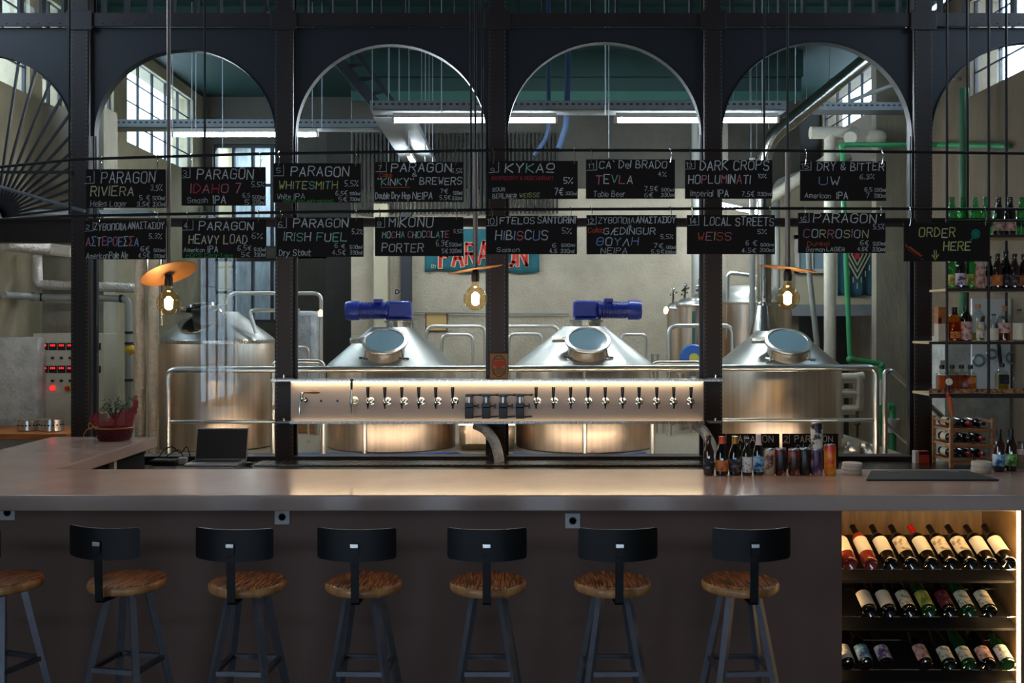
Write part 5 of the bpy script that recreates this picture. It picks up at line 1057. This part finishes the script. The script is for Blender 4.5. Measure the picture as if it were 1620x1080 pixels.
for (px, py, r) in ((1549,570,.05),(1570,560,.04),(1602,566,.05),(1613,600,.045),(1585,510,.05),(1553,518,.035),(1610,540,.04)):
    c = P(px, py, 9.12); MB().tube([(c.x+r*math.cos(a*PI/8), 9.125, c.z+r*math.sin(a*PI/8)) for a in range(16)], .012, 6, 0, True).cyl((c.x, 9.15, c.z+r), (c.x, 9.11, c.z+r), .008).build('hung_fitting', 'galvanised', t, world=True)
for (a, b) in (((1556,500),(1549,525)), ((1577,512),(1583,575))): MB().bar(P(*a, 9.12), P(*b, 9.12), .03, .02).build('hung_tool', 'black_plastic', t, world=True)
tag(MB().bx(X_(1478,9.3), X_(1494,9.3), 9.17, 9.2, Z_(583,9.3), Z_(569,9.3)).build('double_socket', 'white_paint'), 'white double wall socket behind the lowest bottle shelf', 'socket')
# ------------------------------------------------------------------ bottles, cans
def lat(prof, k=1.0): return [(r*k, z*k) for r, z in prof]
BEER = [(.001,.003),(.024,.0),(.029,.004),(.0305,.012),(.0305,.128),(.028,.145),(.020,.165),(.0145,.185),(.013,.215),(.0148,.218),(.0148,.226),(.013,.229),(.001,.2295)]
STUBBY = [(.001,.003),(.027,.0),(.033,.004),(.034,.012),(.034,.10),(.031,.125),(.021,.155),(.0155,.175),(.0145,.195),(.016,.2),(.016,.208),(.001,.21)]
WINE = [(.001,.022),(.012,.018),(.028,.003),(.033,0),(.0365,.004),(.0375,.012),(.0375,.19),(.035,.205),(.026,.222),(.0165,.235),(.0145,.245),(.0140,.292),(.0152,.294),(.0152,.299),(.001,.30)]
FLUTE = [(.001,.022),(.012,.018),(.026,.003),(.031,0),(.035,.004),(.036,.012),(.036,.15),(.033,.18),(.025,.215),(.017,.25),(.0142,.275),(.0140,.312),(.0152,.314),(.0152,.319),(.001,.32)]
WHISKY = [(.001,.003),(.032,0),(.036,.004),(.0365,.012),(.0365,.135),(.034,.15),(.022,.165),(.0145,.175),(.014,.2),(.0155,.203),(.0155,.21),(.001,.211)]
def r_at(prof, z):
    for (a, b) in zip(prof[:-1], prof[1:]):
        if min(a[1], b[1]) <= z <= max(a[1], b[1]) and b[1] > a[1] and a[0] > .005: return a[0]+(b[0]-a[0])*(z-a[1])/(b[1]-a[1])
    return prof[5][0]
def bottle(name, label, cat, group, prof, glass, lab=None, lz=(.03,.1), cap=None, capz=None, arc=None, neck=None, fill=None, k=1.0, loc=(0,0,0)):
    t = thing(name, label, cat, loc, group); top = prof[-1][1]
    pr = [(r*k, z*k) for r, z in prof]
    MB().lathe(pr, 24).build('glass', glass, t)
    if fill:
        fz = fill[1]*k; body = [(max(.0005, r-.003*k), max(z, .006*k)) for r, z in pr if z < fz]; rr = r_at(pr, fz)-.003*k
        MB().lathe([(.0005,.006*k)]+[b for b in body if b[0] > .01]+[(rr, fz), (.0005, fz)], 20).build('liquid', fill[0], t)
    if lab:
        zs = [lz[0]+(lz[1]-lz[0])*i/6 for i in range(7)]; a0, a1 = (0, 2*PI) if not arc else (-PI/2-arc/2, -PI/2+arc/2)
        MB().lathe([((r_at(prof, z)+.0007)*k, z*k) for z in zs], 24, 0, (0,0,0), None, a0, a1).build('label', lab, t)
    if neck:
        zs = [neck[1]+(neck[2]-neck[1])*i/4 for i in range(5)]; MB().lathe([((r_at(prof, z)+.0007)*k, z*k) for z in zs], 20).build('neck_label', neck[0], t)
    if cap:
        z0 = capz if capz else top-.02; zs = [z0+(top-z0)*i/5 for i in range(6)]
        MB().lathe([((r_at(prof, min(z, top-.002))+.001)*k, z*k) for z in zs]+[(.0005*k, (top+.001)*k)], 20).build('cap', cap, t)
    return t
def can(label, art, h=.165, r=.031, loc=(0,0,0), group='cans lined up on the bar'):
    t = thing('beer_can', label, 'can', loc, group)
    MB().lathe([(r*.78,.0),(r*.86,.003),(r,.012),(r,h-.018),(r*.93,h-.008)], 28).build('body', art, t)
    MB().lathe([(.001,.004),(r*.74,.004),(r*.79,0)], 24).build('base', 'can_silver', t)
    MB().lathe([(r*.93,h-.008),(r*.87,h-.003),(r*.87,h),(r*.83,h),(r*.81,h-.006),(.001,h-.006)], 28).build('lid', 'can_silver', t); return t
YBT = 5.30
def at(px, Y=YBT, z=CT): return (X_(px, Y), Y, z)
G = 'bottles lined up on the bar'
bottle('beer_bottle', 'dark brown bottle with a black lettered label, nearest the drain hose in the bar line-up', 'bottle', G, BEER, 'glass_brown', 'label_black', (.03,.10), loc=at(1121), k=.92)
bottle('beer_bottle', 'stubby dark bottle with an orange label and orange capsule on the bar', 'bottle', G, STUBBY, 'glass_dark', 'label_orange', (.025,.085), 'cap_orange', .172, loc=at(1142), k=.98)
bottle('beer_bottle', 'stubby dark bottle with gold foil and a dark grey label on the bar', 'bottle', G, STUBBY, 'glass_dark', 'label_grey', (.02,.09), 'cap_gold', .17, loc=at(1163, 5.31), k=.98)
bottle('beer_bottle', 'dark green bottle with a white drawn label on the bar', 'bottle', G, BEER, 'glass_olive', 'label_white', (.02,.115), 'cap_black', loc=at(1182), k=.86)
bottle('beer_bottle', 'dark bottle with pale pink foil and a blue-white label on the bar', 'bottle', G, BEER, 'glass_dark', 'label_blue', (.02,.108), 'cap_pale', .17, loc=at(1200, 5.31), k=.94)
can('small can with a dark red top and cream lower half on the bar', 'can_cream', .142, loc=at(1217))
can('black can with red and pale artwork on the bar', 'can_black_red', .145, loc=at(1235))
can('dark can with orange-brown artwork on the bar', 'can_dark_orange', .142, loc=at(1256))
can('dark olive can between two larger cans on the bar', 'can_olive', .145, loc=at(1273, 5.31))
can('purple and pink can under the stacked can on the bar', 'can_purple', .142, loc=at(1292))
can('cream and black can stacked on top of the purple can', 'can_face', .142, loc=at(1292, YBT, CT+.142))
can('tall bright orange can at the end of the bar line-up', 'can_orange', .165, loc=at(1313))
G2 = 'beer bottles on the bar end'
bottle('beer_bottle', 'brown bottle with a pale blue label right of the coaster stack', 'bottle', G2, BEER, 'glass_brown', 'label_blue', (.03,.095), 'cap_black', .17, loc=at(1580, 5.44), neck=('cap_black',.165,.2))
bottle('beer_bottle', 'brown bottle with a lime green and white label on the bar end', 'bottle', G2, BEER, 'glass_brown', 'label_lime', (.03,.095), 'cap_black', .17, loc=at(1599, 5.46))
bottle('glass_jar', 'short glass jar with a dark lid cut off by the picture edge', 'jar', None, [(.001,.003),(.03,0),(.033,.005),(.033,.13),(.03,.145),(.028,.16),(.001,.161)], 'glass_clear', 'label_pink', (.09,.115), 'cap_black', .15, loc=at(1619, 5.46))
# coasters
n = 0
for (px, Y, cnt, lb) in ((1348, 5.33, 3, 'beside the tall orange can'), (1553, 5.38, 2, 'beside the pale blue labelled bottle')):
    for k in range(cnt):
        o = thing('coaster', '%s thick round cream coaster in the stack %s' % (['lowest', 'second', 'topmost'][k] if cnt == 3 else ['lower', 'upper'][k], lb), 'coaster', (X_(px,Y)+random.uniform(-.003,.003), Y, CT+(.021 if cnt == 3 else .031)*k), 'cream coasters on the bar')
        hh = .0208 if cnt == 3 else .0308; MB().lathe([(.001,0),(.050,0),(.052,.003),(.052,hh-.003),(.050,hh),(.001,hh)], 32).build('disc', 'coaster', o)
t = thing('bar_mat', 'black rubber bar mat on the counter between the coaster stacks', 'mat', (X_(1465,5.2), 5.3, CT))
MB().add([(X_(1368,5.12),5.10,CT+.0005),(X_(1578,5.12),5.10,CT+.0005),(X_(1530,5.42),5.42,CT+.0005),(X_(1378,5.42),5.42,CT+.0005),(X_(1368,5.12),5.10,CT+.008),(X_(1578,5.12),5.10,CT+.008),(X_(1530,5.42),5.42,CT+.008),(X_(1378,5.42),5.42,CT+.008)], [(0,3,2,1),(4,5,6,7),(0,1,5,4),(1,2,6,5),(2,3,7,6),(3,0,4,7)]).build('mat', 'black_rubber', t, world=True, bevel=.003)
for px in (1405, 1500): MB().bx(X_(px,5.36), X_(px+16,5.36), 5.35, 5.362, CT+.008, CT+.010).build('edge_mark', 'grey_pvc', t, world=True)

# ------------------------------------------------------------------ lying wine bottles in the lit cabinet
GW = 'wine bottles lying in the lit cabinet'
def lay(o, px, py, Y=4.965, tilt=27, yaw=0, roll=0):
    p = P(px, py, Y); o.location = p
    o.rotation_euler = (Matrix.Rotation(math.radians(yaw), 4, 'Z') @ Matrix.Rotation(-math.radians(90-tilt), 4, 'X') @ Matrix.Rotation(math.radians(roll), 4, 'Z')).to_euler()
row1 = [(1346,'glass_rose','label_cream','cap_black','rose bottle half hidden by the cabinet side on the top rack'),
 (1378,'glass_rose','label_cream','cap_black','rose bottle second on the top rack, cream label over red wine'),
 (1410,'glass_dark','label_cream','cap_black','dark wine bottle third on the top rack beside the rose wine'),
 (1442,'glass_dark','label_ivory','cap_black','dark wine bottle fourth on the top rack, left of the red capsule'),
 (1474,'glass_dark','label_cream','cap_red','wine bottle with a bright red capsule on the top rack'),
 (1505,'glass_dark','label_ivory','cap_black','dark wine bottle just right of the red capsule, top rack'),
 (1536,'glass_dark','label_ivory','cap_black','dark wine bottle seventh on the top rack'),
 (1567,'glass_dark','label_cream','cap_black','dark wine bottle second from the right end of the top rack'),
 (1597,'glass_dark','label_cream','cap_black','dark wine bottle at the right end of the top rack')]
row2 = [(1377,'glass_dark','label_cream',WINE,'dark wine bottle with a round crest label, first on the middle rack'),
 (1408,'glass_dark','label_cream',WINE,'dark wine bottle with a faint green crest, second on the middle rack'),
 (1440,'glass_dark','label_ivory',FLUTE,'slim dark bottle with a narrow pale label, third on the middle rack'),
 (1471,'glass_green','label_yellow',FLUTE,'green bottle with a yellow-green label on the middle rack'),
 (1503,'glass_dark','label_wine',FLUTE,'dark bottle with a wine-red label on the middle rack'),
 (1534,'glass_green','label_ivory',FLUTE,'green bottle with an ivory label on the middle rack'),
 (1567,'glass_dark','label_ivory',WINE,'dark bottle with a large dotted emblem label ending the middle rack')]
row3 = [(1343,'glass_dark','label_white',BEER,'small bottle with a white figured label at the left of the bottom rack'),
 (1372,'glass_dark','label_blue',BEER,'small bottle with a pale blue-green label second on the bottom rack'),
 (1404,'glass_clear','label_purple',STUBBY,'clear bottle with a purple patterned label tipped on the bottom rack'),
 (1466,'glass_dark','label_pink',BEER,'small dark bottle with a pinkish label after the gap on the bottom rack'),
 (1503,'glass_olive','label_ivory',FLUTE,'olive bottle with a narrow ivory label on the bottom rack'),
 (1534,'glass_green','label_ivory',FLUTE,'green bottle with an ivory label on the bottom rack'),
 (1565,'glass_dark','label_pink',WINE,'dark bottle with a pink-cream label on the bottom rack'),
 (1596,'glass_green','label_white',STUBBY,'stubby green bottle with a white swirl at the right of the bottom rack')]
for i, (px, g, l, c, lb) in enumerate(row1):
    o = bottle('wine_bottle', lb, 'wine bottle', GW, WINE, g, l, (.07,.178), c, .235, 2.9); lay(o, px, 892.2 if i == 8 else 893)
for i, (px, g, l, pf, lb) in enumerate(row2):
    o = bottle('wine_bottle', lb, 'wine bottle', GW, pf, g, l, (.025,.125), 'cap_black', .25 if pf is WINE else .27, 2.7); lay(o, px, 969, 4.96)
for i, (px, g, l, pf, lb) in enumerate(row3):
    big = pf in (WINE, FLUTE)
    o = bottle('wine_bottle' if big else 'beer_bottle', lb, 'wine bottle' if big else 'beer bottle', GW, pf, g, l, (.02,.10), 'cap_black', (.25 if big else .19), 2.7, k=1.0 if big else (1.08 if pf is STUBBY else 1.15))
    lay(o, px, 1053, 4.965)

# ------------------------------------------------------------------ hanging bottle shelves
YS0, YS1 = 6.45, 6.72
t = thing('bottle_shelf_unit', 'bottle shelves hung on dark rods at the right end of the back bar', 'shelf unit', (X_(1560,6.6), 6.6, Z_(622,YS0)))
SH = [(1494, 371), (1498, 456), (1470, 540), (1470, 622)]; sx1 = 4.0; SZ = []
for i, (px, py) in enumerate(SH):
    z = Z_(py, YS0); SZ.append(z); x0 = X_(px, YS0)
    b = MB().bx(x0, sx1, YS0+.004, YS1, z-.016, z-.0006).build('shelf', 'shelf_board', t, world=True)
    MB().bx(x0, sx1, YS0-.004, YS0+.004, z-(.03 if i == 3 else .018), z-.0006).build('shelf_edge', 'shelf_edge', t, world=True)
    if i == 3: MB().bx(x0, sx1, YS0-.0045, YS0+.0035, z+.003, z+.03).build('woven_trim', 'shelf_weave', t, world=True)
MB().cyl((X_(1495,YS0), YS0-.005, Z_(349,YS0)), (sx1, YS0-.005, Z_(349,YS0)), .008).build('guard_rail', 'rod_steel', t, world=True)
for px in (1497, 1563, 1629): x = X_(px, YS0); MB().cyl((x, YS0-.009, Z_(628,YS0)), (x, YS0-.009, CZ), .009, None, 8).build('rod', 'rod_steel', t, world=True)
for px in (1531, 1593): x = X_(px, YS1); MB().cyl((x, YS1+.009, Z_(540,YS0)), (x, YS1+.009, CZ), .009, None, 8).build('rod', 'rod_steel', t, world=True)
YSb = 6.56
def sh(px, i, Y=YSb): return (X_(px, Y), Y, SZ[i])
GS = 'bottles on the hanging shelves'
for k, (px, g, lb) in enumerate(((1506,'glass_jade','green bottle beside the first shelf rod on the top shelf'),(1524,'glass_jade','green bottle second on the top shelf, above the order board'),(1543,'glass_jade','green bottle third on the top shelf'),(1560,'glass_jade','green bottle behind the middle rod on the top shelf'),(1580,'glass_olive','dark olive bottle first after the middle rod on the top shelf'),(1598,'glass_dark','dark bottle with a pale brown label on the top shelf'),(1617,'glass_jade','bright green bottle at the picture edge on the top shelf'))):
    bottle('beer_bottle', lb, 'bottle', GS, BEER, g, 'label_pink' if k in (4, 5) else ('label_grey' if k == 5 else None), (.03,.085), None, loc=sh(px, 0), k=1.12)
for (px, g, l, c, pf, k, lb) in ((1506,'glass_jade','label_yellow',None,BEER,1.05,'green bottle with a yellow label on the second shelf'),(1520,'glass_dark','label_round','cap_black',BEER,1.12,'dark bottle with a round pale purple label on the second shelf'),(1536,'glass_jade','label_yellow',None,BEER,1.1,'bright green bottle behind the round purple label, second shelf'),(1551,'label_pink','label_pink','label_pink',BEER,.98,'bottle wholly covered in pink-brown print on the second shelf'),(1565,'glass_dark','label_pink','cap_black',BEER,.95,'dark bottle with a low pink label behind the middle rod, second shelf'),(1578,'glass_brown','label_orange','cap_black',BEER,1.0,'brown bottle with an orange emblem label on the second shelf'),(1591,'glass_dark','label_grey','cap_black',BEER,1.1,'tallest near-black bottle on the second shelf'),(1605,'glass_brown','label_grey','cap_black',BEER,1.0,'brown bottle with a greyish label on the second shelf'),(1619,'glass_brown','label_orange','cap_black',BEER,1.0,'brown bottle with an orange label at the picture edge, second shelf')):
    bottle('beer_bottle', lb, 'bottle', GS, pf, g, l, (.02,.09), c, loc=sh(px, 1, 6.575 if px not in (1520,1551,1578,1605) else 6.52), k=k)
bottle('whisky_bottle', 'amber whisky bottle with a dark band beside the first rod, third shelf', 'bottle', GS, WHISKY, 'glass_whisky', 'label_orange', (.02,.06), 'cap_black', .165, fill=('glass_amber',.12), loc=sh(1510, 2), k=1.06, arc=2.2)
bottle('spirit_bottle', 'dark bottle with a pink lettered label and tall black neck, third shelf', 'bottle', GS, WHISKY, 'glass_dark', 'label_pink', (.01,.12), 'cap_black', .165, loc=sh(1528, 2), k=1.08)
bottle('spirit_bottle', 'clear corked bottle with pale yellow liquid on the third shelf', 'bottle', GS, WHISKY, 'glass_clear', 'label_ivory', (.02,.11), 'cork', .19, fill=('glass_yellow',.05), loc=sh(1547, 2), k=1.15, arc=1.4)
bottle('spirit_bottle', 'small clear bottle with a cream label right of the middle rod, third shelf', 'bottle', GS, WHISKY, 'glass_clear', 'label_cream', (.01,.10), 'cap_black', .2, loc=sh(1572, 2), k=.85)
bottle('spirit_bottle', 'clear corked bottle with a pink label and amber liquid on the third shelf', 'bottle', GS, WHISKY, 'glass_clear', 'label_pink', (.05,.11), 'cork', .18, fill=('glass_amber',.05), loc=sh(1589, 2), k=1.1)
bottle('spirit_bottle', 'pale bottle with a cream label at the picture edge, third shelf', 'bottle', GS, WHISKY, 'glass_clear', 'label_cream', (.01,.12), 'cap_black', .2, loc=sh(1612, 2), k=1.0)
o = thing('gift_box', 'tall orange and white bottle box left of the whisky on the third shelf', 'box', sh(1489, 2)); MB().bx(-.033, .033, -.033, .033, .0, .115).build('lower_half', 'coaster', o); MB().bx(-.033, .033, -.033, .033, .115, .225).build('upper_half', 'wood_orange', o); MB().bx(-.034, -.012, -.034, -.033, .115, .155).build('dark_mark', 'dark_inside', o)
for px, z_, lb in ((1490,'glass_amber','square amber decanter bottle furthest left on the lowest shelf'),(1506,'glass_amber','amber decanter bottle behind the hanging tool on the lowest shelf'),(1521,'glass_amber','amber decanter bottle third on the lowest shelf'),(1535,'glass_whisky','printed amber bottle last of the four on the lowest shelf')):
    o = thing('decanter', lb, 'bottle', sh(px, 3, 6.58 if px in (1506,1521) else 6.54), GS)
    MB().bx(-.031, .031, -.031, .031, 0.002, .125).build('glass', 'glass_clear', o, bevel=.006); MB().bx(-.028, .028, -.028, .028, .006, .112).build('liquid', z_, o, bevel=.005)
    MB().lathe([(.03,.125),(.014,.14),(.012,.155)], 18).build('neck', 'glass_clear', o); MB().lathe([(.015,.155),(.016,.16),(.016,.18),(.001,.182)], 18).build('stopper', 'cap_black', o)
    if px == 1535: m = MB(); m.bx(-.022, .022, -.0318, -.0312, .06, .10); m.build('label', 'label_orange', o)
o = thing('decanter', 'squat bottle of yellow liquor with a dark label alone on the lowest shelf', 'bottle', sh(1585, 3, 6.54), GS)
MB().bx(-.036, .036, -.03, .03, .002, .135).build('glass', 'glass_clear', o, bevel=.008); MB().bx(-.033, .033, -.027, .027, .006, .12).build('liquid', 'glass_yellow', o, bevel=.006); MB().bx(-.034, .034, -.0312, -.0302, .058, .115).build('label', 'label_black', o)
MB().lathe([(.033,.135),(.015,.155),(.013,.165)], 18).build('neck', 'glass_clear', o); MB().lathe([(.016,.165),(.017,.19),(.001,.192)], 18).build('cap', 'cap_black', o)
p = P(1499, 622, YS0-.03); t = thing('hanging_opener', 'orange-handled bottle opener hanging before the first shelf rod', 'opener', (p.x, p.y, p.z))
MB().cyl((0,0,.1), (.002,0,-.02), .012).build('black_strap', 'black_plastic', t); MB().lathe([(.001,-.004),(.022,-.004),(.022,.004),(.001,.004)], 20, 0, (.004,-.014,.075), RX).build('round_badge', 'label_cream', t)
MB().lathe([(.012,-.02),(.017,-.04),(.016,-.07),(.013,-.12),(.009,-.15),(.001,-.152)], 14, 0, (.005,0,0), Matrix.Rotation(math.radians(-10), 4, 'Y')).build('handle', 'orange_tool', t); MB().lathe([(.013,.012),(.017,0),(.013,-.024)], 14, 0, (.003,0,0)).build('red_collar', 'cap_red', t)
MB().tube([(0,0,.1),(0,.008,.115),(0,.02,.12)], .003, 6).build('hook', 'chrome', t)

# ------------------------------------------------------------------ small wooden wine rack on the worktop
xr0, xr1, yr0, yr1 = 3.0, 3.285, 6.80, 7.08
t = thing('wine_rack', 'small pine wine rack with red-capped bottles on the back worktop', 'wine rack', ((xr0+xr1)/2, 6.94, WT))
Hr = .335
for x in (xr0, xr1):
    for y in (yr0, yr1): MB().bx(x-.011, x+.011, y-.011, y+.011, WT, WT+Hr).build('post', 'wood_pine', t, world=True, bevel=.002)
for k in range(3):
    z = WT+.045+k*.105
    for y in (yr0, yr1): MB().bx(xr0+.011, xr1-.011, y-.006, y+.006, z-.012, z+.012).build('cross_rail', 'wood_pine', t, world=True)
    for x in (xr0, xr1): MB().bx(x-.006, x+.006, yr0+.011, yr1-.011, z-.008, z+.008).build('side_rail', 'wood_pine', t, world=True)
for x in (xr0, xr1): MB().bx(x-.006, x+.006, yr0+.011, yr1-.011, WT+Hr-.03, WT+Hr-.014).build('side_rail', 'wood_pine', t, world=True)
for k in range(3):
    for j in range(3):
        c = ('cap_red' if (k, j) in ((0,1),(0,2),(1,2),(2,1)) else 'cap_black'); kk = .82
        nm = ['bottom', 'middle', 'top'][k]+' tier of the pine rack'
        lb = '%s dark bottle lying %s on the %s' % ('red-capped' if c == 'cap_red' else 'black-capped', ['nearest the column', 'in the middle', 'furthest from the column'][j], nm)
        o = bottle('wine_bottle', lb, 'wine bottle', 'bottles in the pine rack', WINE, 'glass_dark', 'label_cream' if j == 0 else None, (.05,.15), c, .235, None, k=kk)
        x = xr0+.052+j*.091; z = WT+.045+k*.105+.012+.0375*kk
        o.location = (x, 7.07, z); o.rotation_euler = (PI/2, 0, 0)
A = P(1461, 705, 7.0); t = thing('small_box', 'small white and red-brown box at the foot of the fifth column', 'box', (A.x, 7.05, WT)); MB().bx(-.048, -.025, -.03, .03, 0, .085).build('white_side', 'white_paint', t); MB().bx(-.025, .05, -.03, .03, 0, .085).build('printed_side', 'emblem_red', t); MB().bx(-.0245, .0495, -.0305, -.03, .06, .085).build('dark_top_band', 'dark_inside', t)
# two chalkboards leaning behind the bottles
for (x0, x1, head, sub, lb, n) in ((1137, 1233, 'PARAGON', 'N', 'small chalkboard numbered 1 leaning behind the bottles on the worktop', '1'), (1238, 1326, 'PARAGON', 'C.LAIGON', 'small chalkboard numbered 2 leaning behind the cans on the worktop', '2')):
    Y = 6.98; A, B = X_(x0, Y), X_(x1, Y); zt_ = Z_(686, Y)
    t = thing('chalkboard', lb, 'chalkboard', ((A+B)/2, Y, WT), 'spare chalkboards on the worktop')
    MB().bx(A, B, Y, Y+.008, WT, zt_).build('board', 'board_black', t, world=True); m = MB(); w = B-A; h = zt_-WT
    strokes(m, n, A+.03*w, A+.09*w, zt_-.26*h, zt_-.08*h, Y-.0006, .003, 0); strokes(m, head, A+.22*w, A+.9*w, zt_-.27*h, zt_-.07*h, Y-.0006, .0045, 0); strokes(m, sub, A+.25*w, A+(.36 if len(sub) == 1 else .8)*w, zt_-.55*h, zt_-.36*h, Y-.0006, .004, 5)
    line(m, [Vector((A+.12*w, 0, zt_-.02*h)), Vector((A+.12*w, 0, zt_-.3*h)), Vector((A+.01*w, 0, zt_-.3*h))], Y-.0006, .003, 0)
    m.build('chalk_lettering', CH, t, world=True, fix=False)

# ------------------------------------------------------------------ laptop, till gear
Yl0 = 6.84; p = P(332, 738, Yl0); zl = WT
t = thing('laptop', 'open laptop with a black screen on the worktop behind the bar', 'laptop', (p.x, 7.0, zl))
MB().bx(-.185, .185, -.14, .10, .0, .016).build('base', 'laptop_grey', t, bevel=.004)
m = MB()
for i in range(13):
    for j in range(5): m.bx(-.165+i*.0255, -.1435+i*.0255, -.04+j*.024, -.02+j*.024, .016, .0175)
m.build('keyboard', 'key_dark', t); MB().bx(-.045, .045, -.125, -.055, .016, .0165).build('touchpad', 'grey_pvc', t)
R = Euler((math.radians(-14), 0, 0)); s = MB().box((0,.128,.125), (.37,.008,.225), 0, R).build('lid', 'laptop_grey', t, bevel=.003); MB().box((0,.1237,.1245), (.358,.0012,.212), 0, R).build('screen', 'screen', s)
t = thing('till_keyboard', 'black keypad unit with tangled cables left of the laptop', 'keyboard', (X_(262,6.98), 6.98, WT))
MB().bx(-.10, .09, -.06, .06, 0, .028).build('case', 'black_plastic', t, bevel=.005); m = MB()
for i in range(8):
    for j in range(4): m.bx(-.135+.048+i*.0215, -.118+.048+i*.0215, -.05+j*.026, -.03+j*.026, .028, .034)
m.build('keys', 'key_dark', t)
r_ = random.Random(5); MB().tube(fillet([(-.08,.06,.02),(-.05,.1,.09),(.02,.09,.12),(.08,.08,.05),(.12,.09,.13),(.15,.08,.03)], .05), .004, 6).tube(fillet([(-.05,.06,.02),(.0,.09,.06),(.06,.1,.1),(.1,.1,.02)], .04), .004, 6).build('cable', 'black_rubber', t)
MB().box((.125,-.01,.025), (.06,.05,.05)).build('card_reader', 'laptop_grey', t, bevel=.008)
tag(MB().ball((X_(393,6.9), 6.9, WT+.014), .03, 14, 0, (1.2,.9,.48)).build('computer_mouse', 'black_plastic'), 'small black mouse right of the laptop', 'mouse')

# ------------------------------------------------------------------ basket with a small tree
Yb = 6.93; t = thing('gift_basket', 'dark red woven basket with net wrapping and a small tree on the bar return', 'basket', (X_(181,Yb), Yb, CT))
MB().lathe([(.001,.001),(.098,.001),(.106,.012),(.116,.06),(.121,.085),(.124,.09),(.118,.09),(.112,.06),(.1,.02),(.001,.016)], 40).build('basket', 'basket_red', t)
m = MB()
for ring in range(4):
    for k in range(30): a = 2*PI*(k+.5*(ring % 2))/30; rr = .104+.0045*ring; m.ball((rr*math.cos(a)+.003*math.cos(a), rr*math.sin(a)+.003*math.sin(a), .018+ring*.018), .0075, 6)
m.build('woven_bead', 'basket_red', t)
MB().lathe([(.001,.07),(.11,.07)], 24).build('soil', 'soil', t)
r_ = random.Random(9); vs = []; fs = []; NA = 72; NR = 7
for k in range(NA):
    a = 2*PI*k/NA; side = math.exp(-((a-.25) % (2*PI) if (a-.25) % (2*PI) < PI else 2*PI-(a-.25) % (2*PI))**2/.5)
    top = .05+.045*r_.random()+.13*side+.03*(1+math.sin(5*a))/2
    for q in range(NR):
        f = q/(NR-1); rr = .121+.045*f*(.5+.5*math.sin(9*a+2*f))+r_.uniform(-.012,.012)*f; vs.append((rr*math.cos(a), rr*math.sin(a), .082+top*f+r_.uniform(-.006,.006)*f))
for k in range(NA):
    for q in range(NR-1): a = k*NR+q; b = ((k+1) % NA)*NR+q; fs.append((a, b, b+1, a+1))
MB().add(vs, fs, 0, False).build('net_wrap', 'net_red', t, fix=False)
m = MB().tube([(0,0,.07),(.01,0,.13),(-.01,.01,.17)], [.014,.011,.008], 8); tips = []
for k in range(7):
    a = k*2*PI/7; b = Vector((.0+.02*math.cos(a), .02*math.sin(a), .15+.012*(k % 3))); e = b+Vector((.085*math.cos(a)*r_.uniform(.5,1), .06*math.sin(a), r_.uniform(.05,.12)))
    m.tube([Vector((0,0,.14)), b, (b+e)/2+Vector((0,0,.02)), e], [.006,.005,.0035,.002], 6); tips += [e, (b+e)/2+Vector((0,0,.02))]
m.build('tree_trunk', 'bark', t)
m = MB()
for q in tips:
    for k in range(13):
        c = q+Vector((r_.uniform(-.03,.03), r_.uniform(-.03,.03), r_.uniform(-.015,.03))); d = Vector((r_.uniform(-1,1), r_.uniform(-1,1), r_.uniform(-1,1))).normalized()*.011; s_ = d.orthogonal().normalized()*.005
        m.add([c-d, c+s_, c+d, c-s_], [(0,1,2,3)])
o = m.build('leaves', 'leaf', t, fix=False); o['kind'] = 'stuff'
m = MB()
for s in (-1, 1): m.tube([(-.118+.0*s,-.07,.10)]+[(-.118+s*.025*math.sin(k*PI/6)*1.2, -.075, .105+.022*math.sin(k*PI/3)) for k in range(1, 6)]+[(-.118,-.07,.10)], .004, 6)
m.tube(fillet([(-.118,-.07,.10),(-.17,-.09,.07),(-.175,-.1,.02),(-.165,-.1,.004)], .04), .003, 6).bx(-.10, -.06, -.10, -.098, .09, .105); m.build('ribbon_bow', 'ribbon', t)
m = MB().tube([(.1*1.24*math.cos(a*PI/16), .1*1.24*math.sin(a*PI/16), .088) for a in range(-16, 1)], .005, 6); m.build('ribbon_band', 'ribbon', t)
